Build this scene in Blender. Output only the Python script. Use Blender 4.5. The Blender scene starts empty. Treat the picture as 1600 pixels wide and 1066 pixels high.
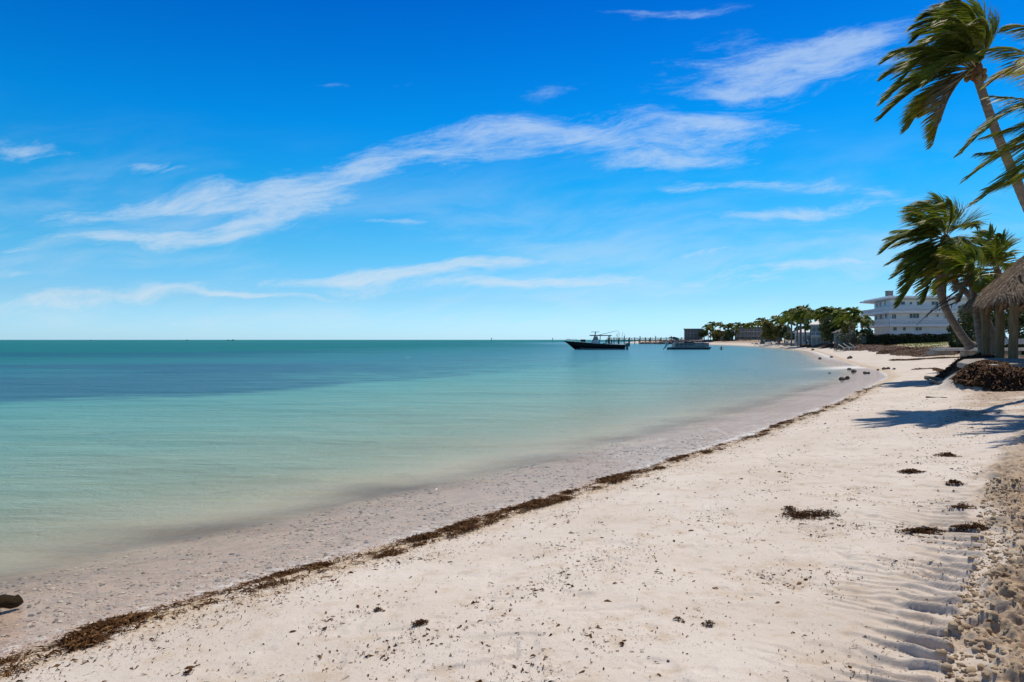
import bpy, bmesh, math, random
import numpy as np
from mathutils import Vector, Matrix
random.seed(7); RS = np.random.RandomState(11)
C = bpy.context.scene.collection
SC = bpy.context.scene

# ------------------------------------------------------------------ camera, sky, sun, exposure
EYE, FP, CX, HY = 2.3, 1067.0, 800.0, 531.0
cam = bpy.data.cameras.new('camera'); cam.sensor_width = 36; cam.lens = 36*FP/1600
cam.shift_y = -2/1600; cam.clip_start = .05; cam.clip_end = 60000
co = bpy.data.objects.new('camera', cam); C.objects.link(co)
co.location = (0, 0, EYE); co.rotation_euler = (math.radians(90), 0, 0); SC.camera = co
SUN_AZ, SUN_EL = math.radians(34), math.radians(61)
S = Vector((math.sin(SUN_AZ)*math.cos(SUN_EL), math.cos(SUN_AZ)*math.cos(SUN_EL), math.sin(SUN_EL)))
sl = bpy.data.lights.new('sun', 'SUN'); sl.energy = 4.0; sl.angle = math.radians(.5); sl.color = (1, .90, .76)
so = bpy.data.objects.new('sun', sl); C.objects.link(so); so.rotation_euler = S.to_track_quat('Z', 'Y').to_euler()
so.location = (0, 0, 50)
SC.view_settings.view_transform = 'Standard'; SC.view_settings.look = 'None'
SC.view_settings.exposure = 0; SC.view_settings.gamma = 1

class NT:
    """tiny node helper"""
    def __init__(s, tree): s.t = tree; s.n = tree.nodes; s.l = tree.links
    def put(s, inp, v):
        if isinstance(v, bpy.types.NodeSocket): s.l.new(v, inp)
        elif v is not None:
            if isinstance(v, (tuple, list)) and len(v) == 3 and inp.type == 'RGBA': v = (*v, 1)
            inp.default_value = v
    def node(s, typ, ins=None, **kw):
        n = s.n.new(typ)
        for k, v in kw.items(): setattr(n, k, v)
        for k, v in (ins or {}).items(): s.put(n.inputs[k], v)
        return n
    def m(s, op, a, b=None, c=None, clamp=False):
        n = s.n.new('ShaderNodeMath'); n.operation = op; n.use_clamp = clamp
        for i, v in enumerate((a, b, c)):
            if v is not None: s.put(n.inputs[i], v)
        return n.outputs[0]
    def mix(s, f, a, b, typ='RGBA', blend='MIX'):
        n = s.n.new('ShaderNodeMix'); n.data_type = typ
        if typ == 'RGBA': n.blend_type = blend
        k = {'RGBA': (6, 7, 2), 'FLOAT': (2, 3, 0)}[typ]
        s.put(n.inputs[0], f); s.put(n.inputs[k[0]], a); s.put(n.inputs[k[1]], b)
        return n.outputs[k[2]]
    def step(s, v, a, b):
        n = s.n.new('ShaderNodeMapRange'); n.interpolation_type = 'SMOOTHSTEP'
        s.put(n.inputs[0], v); n.inputs[1].default_value = a; n.inputs[2].default_value = b
        return n.outputs[0]
    def ramp(s, f, stops):
        n = s.n.new('ShaderNodeValToRGB'); e = n.color_ramp.elements
        while len(e) < len(stops): e.new(.5)
        for q, (p, c) in zip(e, stops): q.position = p; q.color = (*c, 1)
        s.put(n.inputs[0], f); return n.outputs[0]
    def noise(s, vec, scale, detail=4, rough=.5, dist=0, out='Fac'):
        n = s.node('ShaderNodeTexNoise', {'Vector': vec, 'Scale': scale, 'Detail': detail, 'Roughness': rough, 'Distortion': dist})
        return n.outputs[out]
    def xyz(s, x, y, z): return s.node('ShaderNodeCombineXYZ', {0: x, 1: y, 2: z}).outputs[0]
    def vmul(s, v, k): return s.node('ShaderNodeVectorMath', {0: v, 1: k}, operation='MULTIPLY').outputs[0]

w = bpy.data.worlds.new('World'); SC.world = w; w.use_nodes = True
T = NT(w.node_tree); T.n.clear()
sky = T.node('ShaderNodeTexSky', sky_type='NISHITA', sun_disc=False, sun_elevation=SUN_EL, sun_rotation=SUN_AZ,
             altitude=0, air_density=1.0, dust_density=.3, ozone_density=1.5)
tc = T.node('ShaderNodeTexCoord'); sep = T.node('ShaderNodeSeparateXYZ', {0: tc.outputs['Generated']})
X_, Y_, Z_ = sep.outputs
hs = T.node('ShaderNodeHueSaturation', {'Hue': .5, 'Saturation': 1.0, 'Value': 1.0, 'Color': sky.outputs[0]})
# bright horizon, deep blue above; overhead out of view dimmed to cut blue fill
el = T.m('ABSOLUTE', Z_)
tint = T.ramp(T.m('MULTIPLY', el, 1.7), [(0, (.32, .55, .92)), (.097, (.224, .426, .64)), (.207, (.12, .414, .583)), (.359, (.022, .385, .60)), (.503, (.003, .336, .629)), (.636, (.001, .263, .583)), (.76, (.0005, .20, .535)), (.90, (.07, .16, .28)), (1, (.11, .155, .20))])
base = T.mix(1, hs.outputs[0], tint, blend='MULTIPLY')
# cirrus: streaky noise on direction, gathered into banks
ya = T.m('MAXIMUM', T.m('ABSOLUTE', Y_), .08)
a_ = T.m('DIVIDE', X_, ya); b_ = T.m('DIVIDE', Z_, ya)
def rot(a, b, ang, ca, cb):
    c, s_ = math.cos(ang), math.sin(ang)
    da = T.m('SUBTRACT', a, ca); db = T.m('SUBTRACT', b, cb)
    return (T.m('ADD', T.m('MULTIPLY', da, c), T.m('MULTIPLY', db, s_)),
            T.m('SUBTRACT', T.m('MULTIPLY', db, c), T.m('MULTIPLY', da, s_)))
warp = T.noise(T.xyz(T.m('MULTIPLY', a_, 1), T.m('MULTIPLY', b_, 2.2), 0), 4, 3, .5)
wv = T.m('MULTIPLY', T.m('SUBTRACT', warp, .5), .07)
bw = T.m('ADD', b_, wv)
banks = [(1010, 222, 190, 42, 2, 1.0), (620, 250, 190, 34, 9, .8), (820, 215, 120, 30, 10, .8), (1250, 100, 180, 55, 6, 1.15), (1180, 290, 170, 15, 2, .9), (1370, 300, 90, 12, -4, .6),
         (370, 310, 190, 26, 3, 1.0), (430, 345, 120, 22, 12, 1.1), (240, 370, 150, 22, 0, 1.15), (30, 235, 80, 20, -3, 1.0), (230, 263, 80, 14, -8, .75), (90, 338, 90, 16, 0, .45),
         (110, 470, 190, 15, 7, 1.25), (20, 430, 60, 12, 0, .7), (30, 392, 50, 8, 0, .7), (420, 457, 110, 6, -3, 1.1), (540, 430, 150, 13, 5, 1.0), (760, 412, 150, 12, 4, 1.0), (620, 352, 60, 6, 0, .7),
         (1180, 345, 170, 18, 10, .6), (960, 440, 300, 18, 0, .95), (1300, 412, 200, 14, 3, 1.0), (860, 140, 50, 18, 8, .5), (1060, 18, 120, 14, 5, .5), (525, 135, 26, 6, 0, .4), (620, 145, 40, 8, 12, .35),
         (760, 495, 500, 14, 0, .55), (250, 505, 260, 10, 0, .4), (500, 280, 90, 16, 4, .8), (700, 205, 120, 14, 8, .6), (1120, 190, 110, 12, -3, .8), (330, 320, 240, 14, 2, .6), (1060, 250, 120, 14, 4, .6), (700, 445, 200, 12, 2, .6), (1100, 400, 200, 10, 3, .6), (1250, 330, 120, 10, 8, .6), (960, 330, 150, 9, 4, .4), (1330, 60, 90, 24, 10, .6), (1180, 130, 90, 14, 8, .7), (120, 205, 60, 6, -4, .4), (980, 20, 60, 8, 0, .5)]
tot = None
for px, py, rx, ry, ang, k in banks:
    u, v = rot(a_, bw, math.radians(ang), (px-CX)/FP, (HY-py)/FP)
    u = T.m('DIVIDE', u, rx/FP); v = T.m('DIVIDE', v, ry*.82/FP)
    r2 = T.m('ADD', T.m('MULTIPLY', u, u), T.m('MULTIPLY', v, v))
    g = T.m('MULTIPLY', T.m('EXPONENT', T.m('MULTIPLY', r2, -.9)), k)
    tot = g if tot is None else T.m('ADD', tot, g)
ur, vr = rot(a_, bw, math.radians(8), 0, 0)
st = T.noise(T.xyz(T.m('MULTIPLY', ur, 1.0), T.m('MULTIPLY', vr, 4.2), .3), 7, 10, .72, .35)
st2 = T.noise(T.xyz(T.m('MULTIPLY', ur, 1.0), T.m('MULTIPLY', vr, 5.5), 4.3), 22, 8, .72, .3)
fib = T.m('ADD', T.m('MULTIPLY', st, .72), T.m('MULTIPLY', st2, .28))
dens = T.m('ADD', T.m('MULTIPLY', fib, 3.1), T.m('SUBTRACT', T.m('MULTIPLY', T.m('MINIMUM', tot, 1.15), .85), 1.93))
cm = T.m('MULTIPLY', T.step(dens, -.12, .95), .66)
cm = T.m('MULTIPLY', cm, T.step(tot, .02, .4))
vl = T.noise(T.xyz(T.m('MULTIPLY', ur, 1.0), T.m('MULTIPLY', vr, 4.6), 8.1), 3.4, 8, .6, .2)
veil = T.m('MULTIPLY', T.m('MULTIPLY', T.step(vl, .40, .72), T.m('MULTIPLY', T.step(el, .30, .10), T.step(el, .0, .03))), .34)
cm = T.m('MAXIMUM', cm, veil)
ccol = T.mix(T.step(el, 0, .45), (3.3, 3.65, 3.95), (2.2, 3.0, 4.1))
skyc = T.mix(cm, base, ccol)
bg = T.node('ShaderNodeBackground', {'Color': skyc, 'Strength': .22})
T.l.new(bg.outputs[0], T.node('ShaderNodeOutputWorld').inputs[0])

# ------------------------------------------------------------------ naming helpers
def tag(o, label=None, cat=None, group=None, kind=None):
    if label: o['label'] = label
    if cat: o['category'] = cat
    if group: o['group'] = group
    if kind: o['kind'] = kind
    return o
def thing(name, label, cat, loc=(0, 0, 0), rz=0, group=None):
    o = bpy.data.objects.new(name, None); C.objects.link(o); o.location = loc; o.rotation_euler = (0, 0, rz)
    o.empty_display_size = .2
    return tag(o, label, cat, group)
def copy_tree(o, parent=None):
    c = o.copy(); C.objects.link(c); c.parent = parent
    for ch in list(o.children): copy_tree(ch, c)
    return c
def np_mesh(name, V, F4=None, F3=None, mats=(), smooth=False, parent=None, attrs=None, midx=None, loc=None):
    """mesh from numpy arrays: V (n,3), F4 (m,4), F3 (k,3)"""
    me = bpy.data.meshes.new(name); V = np.asarray(V, np.float32)
    parts = []; sizes = []
    if F4 is not None and len(F4): F4 = np.asarray(F4, np.int32); parts.append(F4.ravel()); sizes.append(np.full(len(F4), 4, np.int32))
    if F3 is not None and len(F3): F3 = np.asarray(F3, np.int32); parts.append(F3.ravel()); sizes.append(np.full(len(F3), 3, np.int32))
    li = np.concatenate(parts); sz = np.concatenate(sizes)
    me.vertices.add(len(V)); me.vertices.foreach_set('co', V.ravel())
    me.loops.add(len(li)); me.loops.foreach_set('vertex_index', li)
    me.polygons.add(len(sz)); st_ = np.concatenate([[0], np.cumsum(sz)[:-1]]).astype(np.int32)
    me.polygons.foreach_set('loop_start', st_); me.polygons.foreach_set('loop_total', sz)
    if midx is not None: me.polygons.foreach_set('material_index', np.asarray(midx, np.int32))
    me.update(calc_edges=True); me.validate()
    me.polygons.foreach_set('use_smooth', np.full(len(me.polygons), bool(smooth)))
    for k, v in (attrs or {}).items():
        at_ = me.attributes.new(k, 'FLOAT', 'POINT'); at_.data.foreach_set('value', np.asarray(v, np.float32))
    for m_ in mats: me.materials.append(m_)
    o = bpy.data.objects.new(name, me); C.objects.link(o); o.parent = parent
    if loc is not None: o.location = loc
    return o

class MB:
    """collects shapes, then builds one mesh object"""
    def __init__(s): s.v = []; s.f = []; s.mi = []; s.cur = 0
    def add(s, vs, fs):
        b = len(s.v); s.v += [tuple(p) for p in vs]; s.f += [tuple(b+i for i in f) for f in fs]; s.mi += [s.cur]*len(fs)
    def box(s, c, size, rz=0, tilt=0, axis='X'):
        M = Matrix.Translation(Vector(c)) @ Matrix.Rotation(rz, 4, 'Z') @ Matrix.Rotation(tilt, 4, axis)
        hx, hy, hz = size[0]/2, size[1]/2, size[2]/2
        vs = [M @ Vector((x*hx, y*hy, z*hz)) for x in (-1, 1) for y in (-1, 1) for z in (-1, 1)]
        s.add(vs, [(0, 1, 3, 2), (4, 6, 7, 5), (0, 4, 5, 1), (2, 3, 7, 6), (0, 2, 6, 4), (1, 5, 7, 3)])
    def tube(s, pts, rads, n=8, cap=True):
        pts = [Vector(p) for p in pts]
        if not isinstance(rads, (list, tuple)): rads = [rads]*len(pts)
        rings = []; up = None
        for i, p in enumerate(pts):
            t = (pts[min(i+1, len(pts)-1)] - pts[max(i-1, 0)]).normalized()
            if up is None: up = Vector((0, 0, 1)) if abs(t.z) < .9 else Vector((1, 0, 0))
            a = t.cross(up); a.normalize(); b = t.cross(a).normalized(); up = -b if False else up
            if abs(t.dot(up)) > .97: up = Vector((1, 0, 0)) if abs(t.x) < .9 else Vector((0, 1, 0))
            rings.append([p + (a*math.cos(q*2*math.pi/n) + b*math.sin(q*2*math.pi/n))*rads[i] for q in range(n)])
        vs = [q for r in rings for q in r]; fs = []
        for i in range(len(pts)-1):
            for q in range(n): fs.append((i*n+q, i*n+(q+1) % n, (i+1)*n+(q+1) % n, (i+1)*n+q))
        if cap: fs.append(tuple(range(n))[::-1]); fs.append(tuple((len(pts)-1)*n+q for q in range(n)))
        s.add(vs, fs)
    def prism(s, poly, z0, z1):
        n = len(poly); vs = [(x, y, z0) for x, y in poly]+[(x, y, z1) for x, y in poly]
        s.add(vs, [tuple(range(n))[::-1], tuple(range(n, 2*n))]+[(i, (i+1) % n, n+(i+1) % n, n+i) for i in range(n)])
    def loft(s, secs, cap=True):
        n = len(secs[0]); vs = [p for q in secs for p in q]; fs = []
        for i in range(len(secs)-1):
            for q in range(n-1): fs.append((i*n+q, i*n+q+1, (i+1)*n+q+1, (i+1)*n+q))
        if cap: fs.append(tuple(range(n))); fs.append(tuple((len(secs)-1)*n+q for q in range(n))[::-1])
        s.add(vs, fs)
    def build(s, name, mats, parent=None, smooth=False, bevel=0):
        me = bpy.data.meshes.new(name); me.from_pydata(s.v, [], s.f)
        if not isinstance(mats, (list, tuple)): mats = [mats]
        for m_ in mats: me.materials.append(m_)
        me.polygons.foreach_set('material_index', s.mi); me.polygons.foreach_set('use_smooth', [smooth]*len(me.polygons))
        bm = bmesh.new(); bm.from_mesh(me); bmesh.ops.recalc_face_normals(bm, faces=bm.faces)
        if bevel: bmesh.ops.bevel(bm, geom=bm.edges[:], offset=bevel, segments=2, affect='EDGES', clamp_overlap=True)
        bm.to_mesh(me); bm.free(); me.update()
        o = bpy.data.objects.new(name, me); C.objects.link(o); o.parent = parent
        return o

# ------------------------------------------------------------------ noise on arrays
def _h(i, j, s):
    n = (i.astype(np.int64)*374761393 + j.astype(np.int64)*668265263 + s*974711) & 0x7fffffff
    n = ((n ^ (n >> 13))*1274126177) & 0x7fffffff
    return ((n ^ (n >> 16)) & 0xffff)/65535.0
def vn(x, y, s=0):
    i = np.floor(x); j = np.floor(y); u = x-i; v = y-j; u = u*u*(3-2*u); v = v*v*(3-2*v)
    a = _h(i, j, s); b = _h(i+1, j, s); c = _h(i, j+1, s); d = _h(i+1, j+1, s)
    return (a*(1-u)+b*u)*(1-v)+(c*(1-u)+d*u)*v
def fbm(x, y, oc=4, s=0, g=.5):
    t = 0; a = 1; n = 0
    for k in range(oc): t = t+a*vn(x, y, s+k*17); n += a; a *= g; x = x*2.03+3.1; y = y*2.03-1.7
    return t/n
def sst(v, a, b):
    t = np.clip((v-a)/(b-a), 0, 1); return t*t*(3-2*t)

# ------------------------------------------------------------------ shoreline and terrain
def W0(px, py): Y = EYE*FP/(py-HY); return ((px-CX)/FP*Y, Y)
shore_px = [(0, 1032), (150, 985), (350, 925), (560, 865), (700, 825), (850, 782), (1000, 735), (1100, 702), (1200, 668),
            (1300, 632), (1362, 603), (1388, 590), (1376, 580), (1345, 573), (1314, 564), (1292, 555), (1275, 549.5), (1240, 545), (1200, 542),
            (1160, 540), (1130, 539), (1100, 538.5), (1062, 538)]
shore = [(-400, -500), (-40, -42), (-14, -9), (-7.2, -.5)] + [W0(*p) for p in shore_px]
poly = shore + [(80, 430), (92, 560), (220, 700), (6000, 2500), (6000, -4000), (-400, -4000)]
SH = np.array(shore + [(80, 430), (92, 560), (220, 700), (6000, 2500)])
def sdist(x, y):
    """signed distance to the waterline, land positive"""
    x = np.asarray(x, float); y = np.asarray(y, float); d2 = np.full(x.shape, 1e18)
    for (ax, ay), (bx, by) in zip(SH[:-1], SH[1:]):
        ex, ey = bx-ax, by-ay; t = np.clip(((x-ax)*ex+(y-ay)*ey)/(ex*ex+ey*ey), 0, 1)
        d2 = np.minimum(d2, (x-ax-t*ex)**2+(y-ay-t*ey)**2)
    ins = np.zeros(x.shape, bool); P = poly
    for i in range(len(P)):
        (ax, ay), (bx, by) = P[i], P[(i+1) % len(P)]
        if ay == by: continue
        c = ((ay > y) != (by > y)) & (x < (bx-ax)*(y-ay)/(by-ay)+ax)
        ins ^= c
    return np.where(ins, 1, -1)*np.sqrt(d2)
DX = [-9000, -400, -120, -40, -15, -6, -3.4, -2.2, -1, 0, .5, 3, 6, 12, 20, 35, 60, 9000]
DZ = [-9, -5, -3, -1.9, -1.15, -.62, -.36, -.15, -.06, 0, .09, .33, .58, .95, 1.4, 2.05, 2.35, 2.6]
DZ2 = [-9, -5, -3, -1.9, -1.15, -.62, -.36, -.15, -.06, 0, .12, .42, .85, 1.62, 2.08, 2.28, 2.38, 2.6]
def hut_mound(x, y):
    u = (x-23.5)*.41+(y-31)*.91; v = -(x-23.5)*.91+(y-31)*.41
    wob = .5*(vn(x*.9, y*.9, 5)-.5)+.9*(fbm(x*2.2, y*2.2, 3, 6)-.5)
    return 1-sst(np.maximum(np.abs(u)/7.5, np.maximum(v/4.2, -v/9))+wob*.25, .86, 1.12)
TR0, TRD = (1.80, 3.1), (.60, .80)       # grader track line
def track_uv(x, y):
    wx = .12*np.sin(y*.9)+.05*np.sin(y*2.7+1)
    return (x-TR0[0])*TRD[0]+(y-TR0[1])*TRD[1], (x-TR0[0])*TRD[1]-(y-TR0[1])*TRD[0]+wx
def terrain(x, y, sd=None):
    x = np.asarray(x, float); y = np.asarray(y, float)
    if sd is None: sd = sdist(x, y)
    wob = (vn(x*.55, y*.55, 3)-.5)*.55*np.exp(-np.hypot(x, y)/120)
    se = sd+wob*sst(np.abs(sd), 6, .2); bl = sst(y, 42, 72); z = np.interp(se, DX, DZ)*(1-bl)+np.interp(se, DX, DZ2)*bl
    land = sst(sd, .25, 2.5)
    z = z+land*((vn(x*.33, y*.33, 8)-.5)*.12+(vn(x*1.3, y*1.3, 9)-.5)*.035)
    z = z+sst(sd, .1, .8)*((fbm(x*3.2, y*3.2, 2, 21)-.5)*.022)
    m = hut_mound(x, y)*sst(sd, 2.5, 4.5)
    z = z*(1-m)+np.maximum(z, 1.25+.16*(vn(x*1.8, y*1.8, 4)-.5)+.02*(y-28))*m
    sm = np.exp(-np.maximum(sd, 0)/60)
    return z-.0*sm
def details(x, y, sd, z):
    u, v = track_uv(x, y)
    near = np.hypot(x, y) < 26
    # shallow foot scuffs
    sc = fbm(x*2.3+7, y*2.3, 3, 31)
    z = z - .018*sst(sc, .60, .72)*sst(sd, 1, 2.4)
    fp = vn(x*5.5, y*5.5, 37); z = z-.012*sst(fp, .78, .95)*sst(sd, 1.2, 2.5)*near
    z = z+(fbm(x*22, y*22, 2, 40)-.5)*.004*near*sst(sd, .2, 1)
    # swash ripples on the bottom
    z = z+.006*(fbm(x*4, y*9, 2, 44)-.5)*sst(-sd, -.3, .5)
    # grader ridges
    fade = sst(u, 9, 3)
    ph = u*(1/.19)+.75*(fbm(u*1.5, v*2.4, 3, 50)-.5)*2+.9*v-1.1*v*v
    saw = ph-np.floor(ph)
    prof = np.where(saw < .15, saw/.15, ((1-saw)/.85)**1.15)
    amp = .062*sst(v, -.62, -.1)*sst(v, .06, -.03)*(.5+.8*vn(u*4.7, v*1.2, 52))*(.7+.3*vn(u*3, v*7, 53))
    ph2 = u*(1/.12)+1.2*(fbm(u*1.1, v*1.6, 2, 55)-.5)+1.8*v
    s2 = ph2-np.floor(ph2); pr2 = np.where(s2 < .2, s2/.2, (1-s2)/.8)
    amp2 = .016*sst(v, -1.05, -.7)*sst(v, -.1, -.45)*sst(vn(u*1.7, v*1.9, 57), .35, .7)
    z = z+(amp*prof+amp2*pr2)*fade - .02*sst(v, -.7, -.2)*sst(v, .1, -.1)*fade
    # churned sand beside it
    cz = sst(v+.5*(fbm(x*2.2, y*2.2, 3, 68)-.5), -.02, .34)*sst(np.hypot(x, y), 24, 8)
    q = np.zeros_like(x); mk = cz > 0
    xx, yy = x[mk], y[mk]
    wx = xx+.05*(fbm(xx*7, yy*7, 2, 66)-.5); wy = yy+.05*(fbm(xx*7, yy*7, 2, 67)-.5)
    b1 = 1-np.abs(2*fbm(wx*4.2, wy*4.2, 3, 60)-1)*1.5
    b2 = 1-np.abs(2*fbm(wx*11, wy*11, 3, 61)-1)*1.6
    b3 = vn(xx*27, yy*27, 62); b4 = vn(xx*52, yy*52, 63)
    ridge = np.exp(-((v[mk]-.22)/.16)**2)
    q[mk] = .085*b1+.05*b2*(.4+b1)+.02*b3+.012*b4+ridge*.035*(.4+vn(xx*3, yy*3, 64))-.085
    z = z+q*cz
    # weed and loose sand bank at the hut
    return z, cz, u, v
def full_h(x, y):
    x = np.atleast_1d(np.asarray(x, float)); y = np.atleast_1d(np.asarray(y, float)); sd = sdist(x, y)
    return details(x, y, sd, terrain(x, y, sd))[0]
def gz(x, y): return float(full_h(x, y)[0])
def at(px, py):
    """first point of the ground (or the water) along the ray of a photograph pixel"""
    ys = np.geomspace(2, 900, 6000); xs = (px-CX)/FP*ys; zr = EYE+(HY-py)/FP*ys
    g = np.maximum(terrain(xs, ys), 0); k = np.argmax(zr < g)
    if zr[k] >= g[k]: k = len(ys)-1
    return Vector((xs[k], ys[k], g[k]))
def PT(px, py, Y): return Vector(((px-CX)/FP*Y, Y, EYE+(HY-py)/FP*Y))
def XG(px, Y):
    x = (px-CX)/FP*Y; return Vector((x, Y, float(terrain(np.array([x]), np.array([Y]))[0])))

# ------------------------------------------------------------------ materials
MATS = {}
def mat(name, c1, c2=None, scale=4, rough=.8, bump=0, bscale=None, metallic=0, spec=.5, coords='Object', stretch=(1, 1, 1), detail=5, trans=0, contrast=(.3, .7), coat=0):
    m = bpy.data.materials.new(name); m.use_nodes = True; N = NT(m.node_tree); N.n.clear()
    tcn = N.node('ShaderNodeTexCoord'); vec = tcn.outputs['Object'] if coords == 'Object' else N.node('ShaderNodeNewGeometry').outputs['Position']
    vec = N.vmul(vec, stretch)
    out = N.node('ShaderNodeOutputMaterial')
    p = N.node('ShaderNodeBsdfPrincipled', {'Roughness': rough, 'Metallic': metallic, 'Specular IOR Level': spec, 'Coat Weight': coat})
    if c2 is None: c2 = tuple(k*.72 for k in c1)
    f = N.step(N.noise(vec, scale, detail, .6), *contrast); col = N.mix(f, c1, c2)
    N.put(p.inputs['Base Color'], col)
    if bump:
        bn = N.node('ShaderNodeBump', {'Strength': 1, 'Distance': bump, 'Height': N.noise(vec, bscale or scale*4, 5, .65)})
        N.put(p.inputs['Normal'], bn.outputs[0])
    if trans:
        tr = N.node('ShaderNodeBsdfTranslucent', {'Color': N.mix(.5, col, (c1[0]*1.5, c1[1]*1.5, c1[2]*.7))})
        mx = N.node('ShaderNodeMixShader', {0: trans, 1: p.outputs[0], 2: tr.outputs[0]}); N.l.new(mx.outputs[0], out.inputs[0])
    else: N.l.new(p.outputs[0], out.inputs[0])
    MATS[name] = m; return m

M_leaf = mat('palm_leaf', (.105, .15, .022), (.25, .255, .04), 3.5, .55, spec=.25, trans=.40, coords='World')
M_leafy = mat('palm_leaf_yellow', (.26, .26, .025), (.50, .33, .05), 2.5, .5, spec=.3, trans=.35, coords='World')
M_leafg = mat('palm_leaf_bright', (.13, .19, .018), (.30, .31, .03), 3, .45, spec=.3, trans=.38, coords='World')
M_leafd = mat('palm_leaf_dead', (.22, .15, .08), (.36, .27, .16), 4, .7, trans=.1, coords='World')
M_rach = mat('frond_stalk', (.24, .22, .07), (.34, .26, .12), 5, .5)
M_trunk = mat('palm_trunk', (.16, .125, .10), (.27, .225, .185), 2.2, .9, bump=.03, bscale=9, stretch=(1, 1, 3.5))
M_husk = mat('coconut_husk', (.13, .12, .04), (.22, .15, .06), 8, .6)
M_fib = mat('palm_fibre', (.20, .10, .045), (.09, .05, .03), 9, .95, bump=.02)
M_thatch = mat('thatch', (.13, .085, .055), (.38, .285, .20), 9, .95, coords='World', contrast=(.35, .65))
M_thatch2 = mat('thatch_core', (.09, .06, .04), (.16, .11, .075), 12, 1, bump=.05)
M_post = mat('log_post', (.13, .095, .04), (.23, .16, .085), 3, .9, bump=.02, stretch=(3, 3, .5))
M_beam = mat('roof_timber', (.26, .17, .09), (.36, .25, .15), 6, .8, stretch=(1, 1, 1))
M_weed = mat('sargassum', (.045, .019, .008), (.13, .06, .022), 30, .9, spec=.12, coords='World', contrast=(.35, .7))
M_weed2 = mat('sargassum_dry', (.13, .06, .022), (.26, .15, .06), 25, .9, spec=.15, coords='World')
M_bank = mat('weed_bank', (.050, .026, .018), (.13, .075, .05), 3.0, .95, bump=.12, bscale=6, coords='World')
M_weedb = mat('bank_weed', (.045, .024, .017), (.15, .095, .07), 9, .95, spec=.1, coords='World')
M_rock = mat('dark_rock', (.035, .032, .028), (.08, .07, .055), 3, .7, bump=.08, bscale=6)
M_drift = mat('driftwood', (.05, .038, .03), (.13, .10, .075), 5, .85, bump=.02, stretch=(1, 5, 5))
M_white = mat('white_paint', (.84, .85, .86), (.76, .78, .79), 1.0, .6)
M_stucco = mat('white_stucco', (.84, .85, .87), (.76, .77, .80), .6, .85)
M_glass = mat('window_glass', (.020, .035, .05), (.06, .08, .10), .8, .12, spec=.6)
M_grey = mat('grey_render', (.22, .22, .22), (.15, .155, .16), .5, .85)
M_tan = mat('tan_render', (.34, .31, .27), (.25, .235, .21), .5, .85)
M_blue = mat('pale_blue_siding', (.30, .40, .44), (.24, .33, .37), .7, .7)
M_roofw = mat('white_metal_roof', (.78, .79, .80), (.70, .70, .70), .4, .35)
M_roofd = mat('dark_shingle', (.09, .085, .085), (.15, .14, .13), .7, .9)
M_conc = mat('weathered_concrete', (.36, .33, .30), (.24, .215, .20), 2, .9, bump=.02)
M_pile = mat('jetty_timber', (.10, .085, .075), (.17, .15, .13), 2, .85)
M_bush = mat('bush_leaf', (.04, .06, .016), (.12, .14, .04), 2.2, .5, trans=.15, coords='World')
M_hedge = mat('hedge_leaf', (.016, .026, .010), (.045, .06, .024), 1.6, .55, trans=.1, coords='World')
M_silver = mat('grey_green_leaf', (.07, .085, .05), (.20, .22, .17), 2.5, .6, trans=.12, coords='World')
M_olive = mat('olive_leaf', (.12, .12, .015), (.27, .20, .04), 1.6, .5, trans=.25, coords='World')
M_bark = mat('bark', (.12, .10, .08), (.20, .17, .14), 4, .9, bump=.02)
M_hull = mat('black_gelcoat', (.004, .004, .006), (.007, .006, .009), .5, .3, spec=.15)
M_gel = mat('white_gelcoat', (.72, .73, .74), (.62, .64, .66), .5, .3)
M_gelg = mat('grey_gelcoat', (.20, .25, .28), (.13, .17, .20), .6, .3)
M_alu = mat('aluminium_tube', (.34, .36, .38), (.25, .27, .29), 3, .3, metallic=.8)
M_dark = mat('dark_canvas', (.014, .02, .03), (.03, .04, .055), 3, .8)
M_teal = mat('dark_teal_panel', (.02, .05, .065), (.03, .07, .085), 2, .3)
M_eng = mat('engine_cowl', (.05, .08, .11), (.03, .045, .06), 2, .3)
M_engw = mat('silver_cowl', (.35, .40, .46), (.22, .26, .30), 2, .3)
M_tint = mat('tinted_windscreen', (.10, .17, .19), (.16, .24, .26), 1, .08)
M_skin = mat('skin', (.38, .22, .15), (.30, .17, .115), 6, .55)
M_skind = mat('tanned_skin', (.17, .095, .065), (.13, .07, .05), 6, .55)
M_hair = mat('dark_hair', (.02, .014, .010), (.035, .024, .016), 20, .6)
M_cloth = mat('brown_shirt', (.14, .075, .06), (.10, .055, .045), 10, .85)
M_short = mat('dark_shorts', (.03, .035, .05), (.05, .05, .06), 10, .85)
M_umb = mat('white_umbrella_cloth', (.75, .74, .70), (.66, .65, .62), 3, .8, trans=.15)
M_coral = mat('sand_clod', (.34, .245, .155), (.48, .37, .25), 9, .95, bump=.008, bscale=60, coords='World')

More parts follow.
